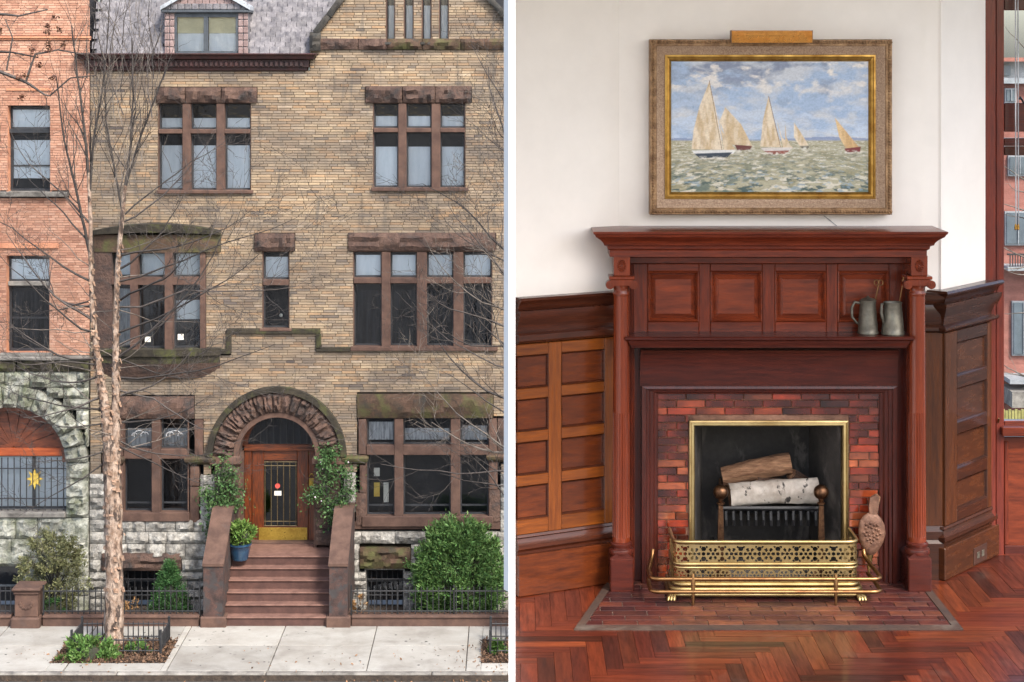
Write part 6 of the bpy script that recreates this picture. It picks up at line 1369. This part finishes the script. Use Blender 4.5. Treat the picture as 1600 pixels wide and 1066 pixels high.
# ------------------------------------------------------------------ window at the right edge
WW = thing('sash_window', 'tall mahogany sash window at the right edge of the room', 'window', (X(1570, 10.05), 10.05, FLOOR))
wd = 10.03; M_SASH = W_DV
def wbx(nm, x0, y0, x1, y1, d0, d1, mt, b=.004): return MB().box(X(x0, d0), X(x1, d0), d0, d1, Z(y1, d0), Z(y0, d0), b=b).build(nm, mt, WW)
wbx('casing', 1537, -30, 1556, 876, 9.985, 10.12, wood('window_mahogany', lin((124, 54, 40)), lin((78, 32, 26)), (16, 16, 1.2))); wbx('casing', 1556.3, -30, 1569, 878, 10.01, 10.14, MATS['window_mahogany'])
wbx('casing', 1790.5, -30, 1822, 876, 10.01, 10.14, MATS['window_mahogany']); MB().box(X(1822, 10.1), 4.3, 10.05, 10.2, FLOOR, TOPZ).build('pier_wall', M_PLAST, rw)
wbx('sash_rail', 1569.2, 161, 1790, 206, 10.06, 10.12, W_D); wbx('sash_rail', 1569.2, -6, 1790, 16, 10.06, 10.12, W_D); wbx('meeting_rail', 1569.2, 216, 1790, 228, 10.075, 10.13, W_D); wbx('meeting_rail', 1569.2, 229, 1790, 243, 10.06, 10.125, O_D)
wbx('sash_rail', 1569.2, 650 + 8, 1790, 668, 10.06, 10.12, W_H)
wbx('window_stool', 1566, 668.5, 1790, 682, 9.97, 10.14, W_H); wbx('apron_panel', 1566.5, 683, 1790, 868, 10.04, 10.1, W_P); wbx('apron_stile', 1569.5, 690, 1576, 852, 10.028, 10.039, W_V); wbx('apron_skirting', 1569.5, 853, 1790, 872, 10.02, 10.039, W_D)
MB().add([P(1569, 668, 10.09), P(1790, 668, 10.09), P(1790, -40, 10.09), P(1569, -40, 10.09)], [(0, 1, 2, 3)]).build('pane', G_ROOM, WW)
MB().tube([P(1560, 660, 10.0), P(1560, 656, 9.99), P(1561, 654, 9.985)], .006, 8).build('catch', M_OBRASS, WW)
sl_ = MB().box(X(1580, 10.0), X(1600, 10.0), 9.975, 10.01, Z(672, 10.0), Z(668, 10.0), b=.003).build('sash_lift', M_IRON, WW)
cd_ = thing('blind_cord', 'two pale blind cords hanging in front of the window', 'cord', tuple(P(1589, 360, 10.0)))
for a, b in ((1587, 360), (1591, 358)): MB().tube([P(a - .5, -30, 10.0), P(a, 200, 10.0), P(a + .5, b, 10.0)], .0035, 6).build('cord', M_LACE, cd_)
for a in (1587, 1591): MB().lathe([(.003, 0), (.007, -.01), (.008, -.03), (.002, -.035)], P(a, 350, 10.0), 10).build('tassel', M_GILT, cd_)
hk = MB().tube([P(1600, 162, 10.04), P(1597, 156, 10.03), P(1594, 152, 10.02), P(1593, 156, 10.02)], .006, 8).build('sash_hook', M_IRON); tag(hk, 'black curled iron hook on the upper window rail', 'hook')
wv2 = thing('window_wall', 'narrow plaster wall strip beside the window', 'wall', (X(1540, 10.1), 10.1, FLOOR))
MB().box(X(1530, 10.1), X(1545, 10.1), 10.13, 10.25, FLOOR, TOPZ).build('strip', M_PLAST, wv2)
# ------------------------------------------------------------------ red brick building seen through the window
OB = thing('red_brick_building', 'red brick apartment building with grey windows and balconies seen through the window', 'building', tuple(P(1590, 660, 48)))
M_RBR = mat('red_brick_wall', lin((150, 98, 86)), lin((126, 80, 70)), .9, scale=2, bump=.4, bscale=14, stretch=(1, 1, 3)); M_RGL = mat('grey_window_glass', lin((96, 108, 116)), lin((70, 80, 86)), .2, scale=1, bump=0)
M_RTR = mat('grey_window_trim', lin((150, 156, 160)), lin((120, 126, 130)), .6)
od = 48
def ob(nm, x0, y0, x1, y1, d0, d1, mt, par=None): return MB().box(X(x0, od), X(x1, od), d0, d1, Z(y1, od), Z(y0, od)).build(nm, mt, par or OB)
ob('wall', 1535, 130, 1900, 780, 48, 52, M_RBR); ob('roof_terrace', 1552, 122, 1902, 130.5, 47.7, 52, M_RTR); ob('penthouse', 1556, 96, 1890, 121.8, 49, 52, M_RTR); ob('penthouse_window', 1572, 102, 1594, 118, 48.9, 49.1, M_RGL); ob('penthouse_roof', 1550, 90, 1902, 96.2, 48.6, 52, M_RBR)
for a in ((1576, 245, 1606, 272), (1571, 332, 1606, 380), (1582, 472, 1612, 552), (1571, 140, 1585, 158), (1640, 245, 1670, 272), (1700, 245, 1730, 272), (1640, 332, 1676, 380), (1650, 472, 1682, 552), (1720, 332, 1756, 380), (1724, 472, 1756, 552)):
    ob('frame', a[0] - 2, a[1] - 2, a[2] + 2, a[3] + 3, 47.9, 48.05, M_RTR); wo = ob('window', *a, 47.86, 48.02, M_RGL); ob('mullion', (a[0] + a[2]) / 2 - .6, a[1], (a[0] + a[2]) / 2 + .6, a[3], 47.82, 47.855, M_RTR, wo)
ob('balcony', 1562, 412, 1640, 418, 47.2, 48, M_RTR); ob('balcony', 1562, 583, 1640, 590, 47.0, 48, M_RTR); ob('ledge', 1562, 600, 1640, 624, 46.8, 47.99, M_KERB)
for k in range(12): ob('baluster', 1566 + k * 4, 394, 1567 + k * 4, 412, 47.25, 47.3, M_IRON)
ob('balcony_rail', 1562, 392, 1640, 394, 47.2, 47.32, M_IRON)
yf_ = thing('picket_fence', 'pale yellow-green picket fence at the bottom of the window view', 'fence', tuple(P(1585, 668, 46)))
for k in range(9): MB().box(X(1566 + k * 5, 46), X(1570 + k * 5, 46), 46, 46.05, Z(690, 46), Z(640 + (k % 2) * 2, 46)).build('picket', mat('olive_picket_paint', lin((150, 146, 84)), lin((120, 116, 64)), .8) if k == 0 else MATS['olive_picket_paint'], yf_)
g = random.Random(9); T4 = thing('courtyard_tree', 'bare pale branches in front of the red brick building', 'tree', tuple(P(1612, 690, 40))); B = MB()
B.tube([P(1616, 700, 40), P(1614, 560, 40), P(1610, 420, 40), P(1606, 60, 40)], [.12, .1, .07, .03], 7, .5); MB().tube([P(1616, 900, 40), P(1616, 690, 40)], [.14, .12], 8).build('trunk', M_PTWIG, T4)
for k in range(12): a = P(1612, g.uniform(20, 600), 40); grow(B, a, Vector((-1, g.gauss(0, .4), g.gauss(.3, .3))), g.uniform(.6, 1.1), .02, g, 1, .05)
B.build('crown', M_PTWIG, T4)
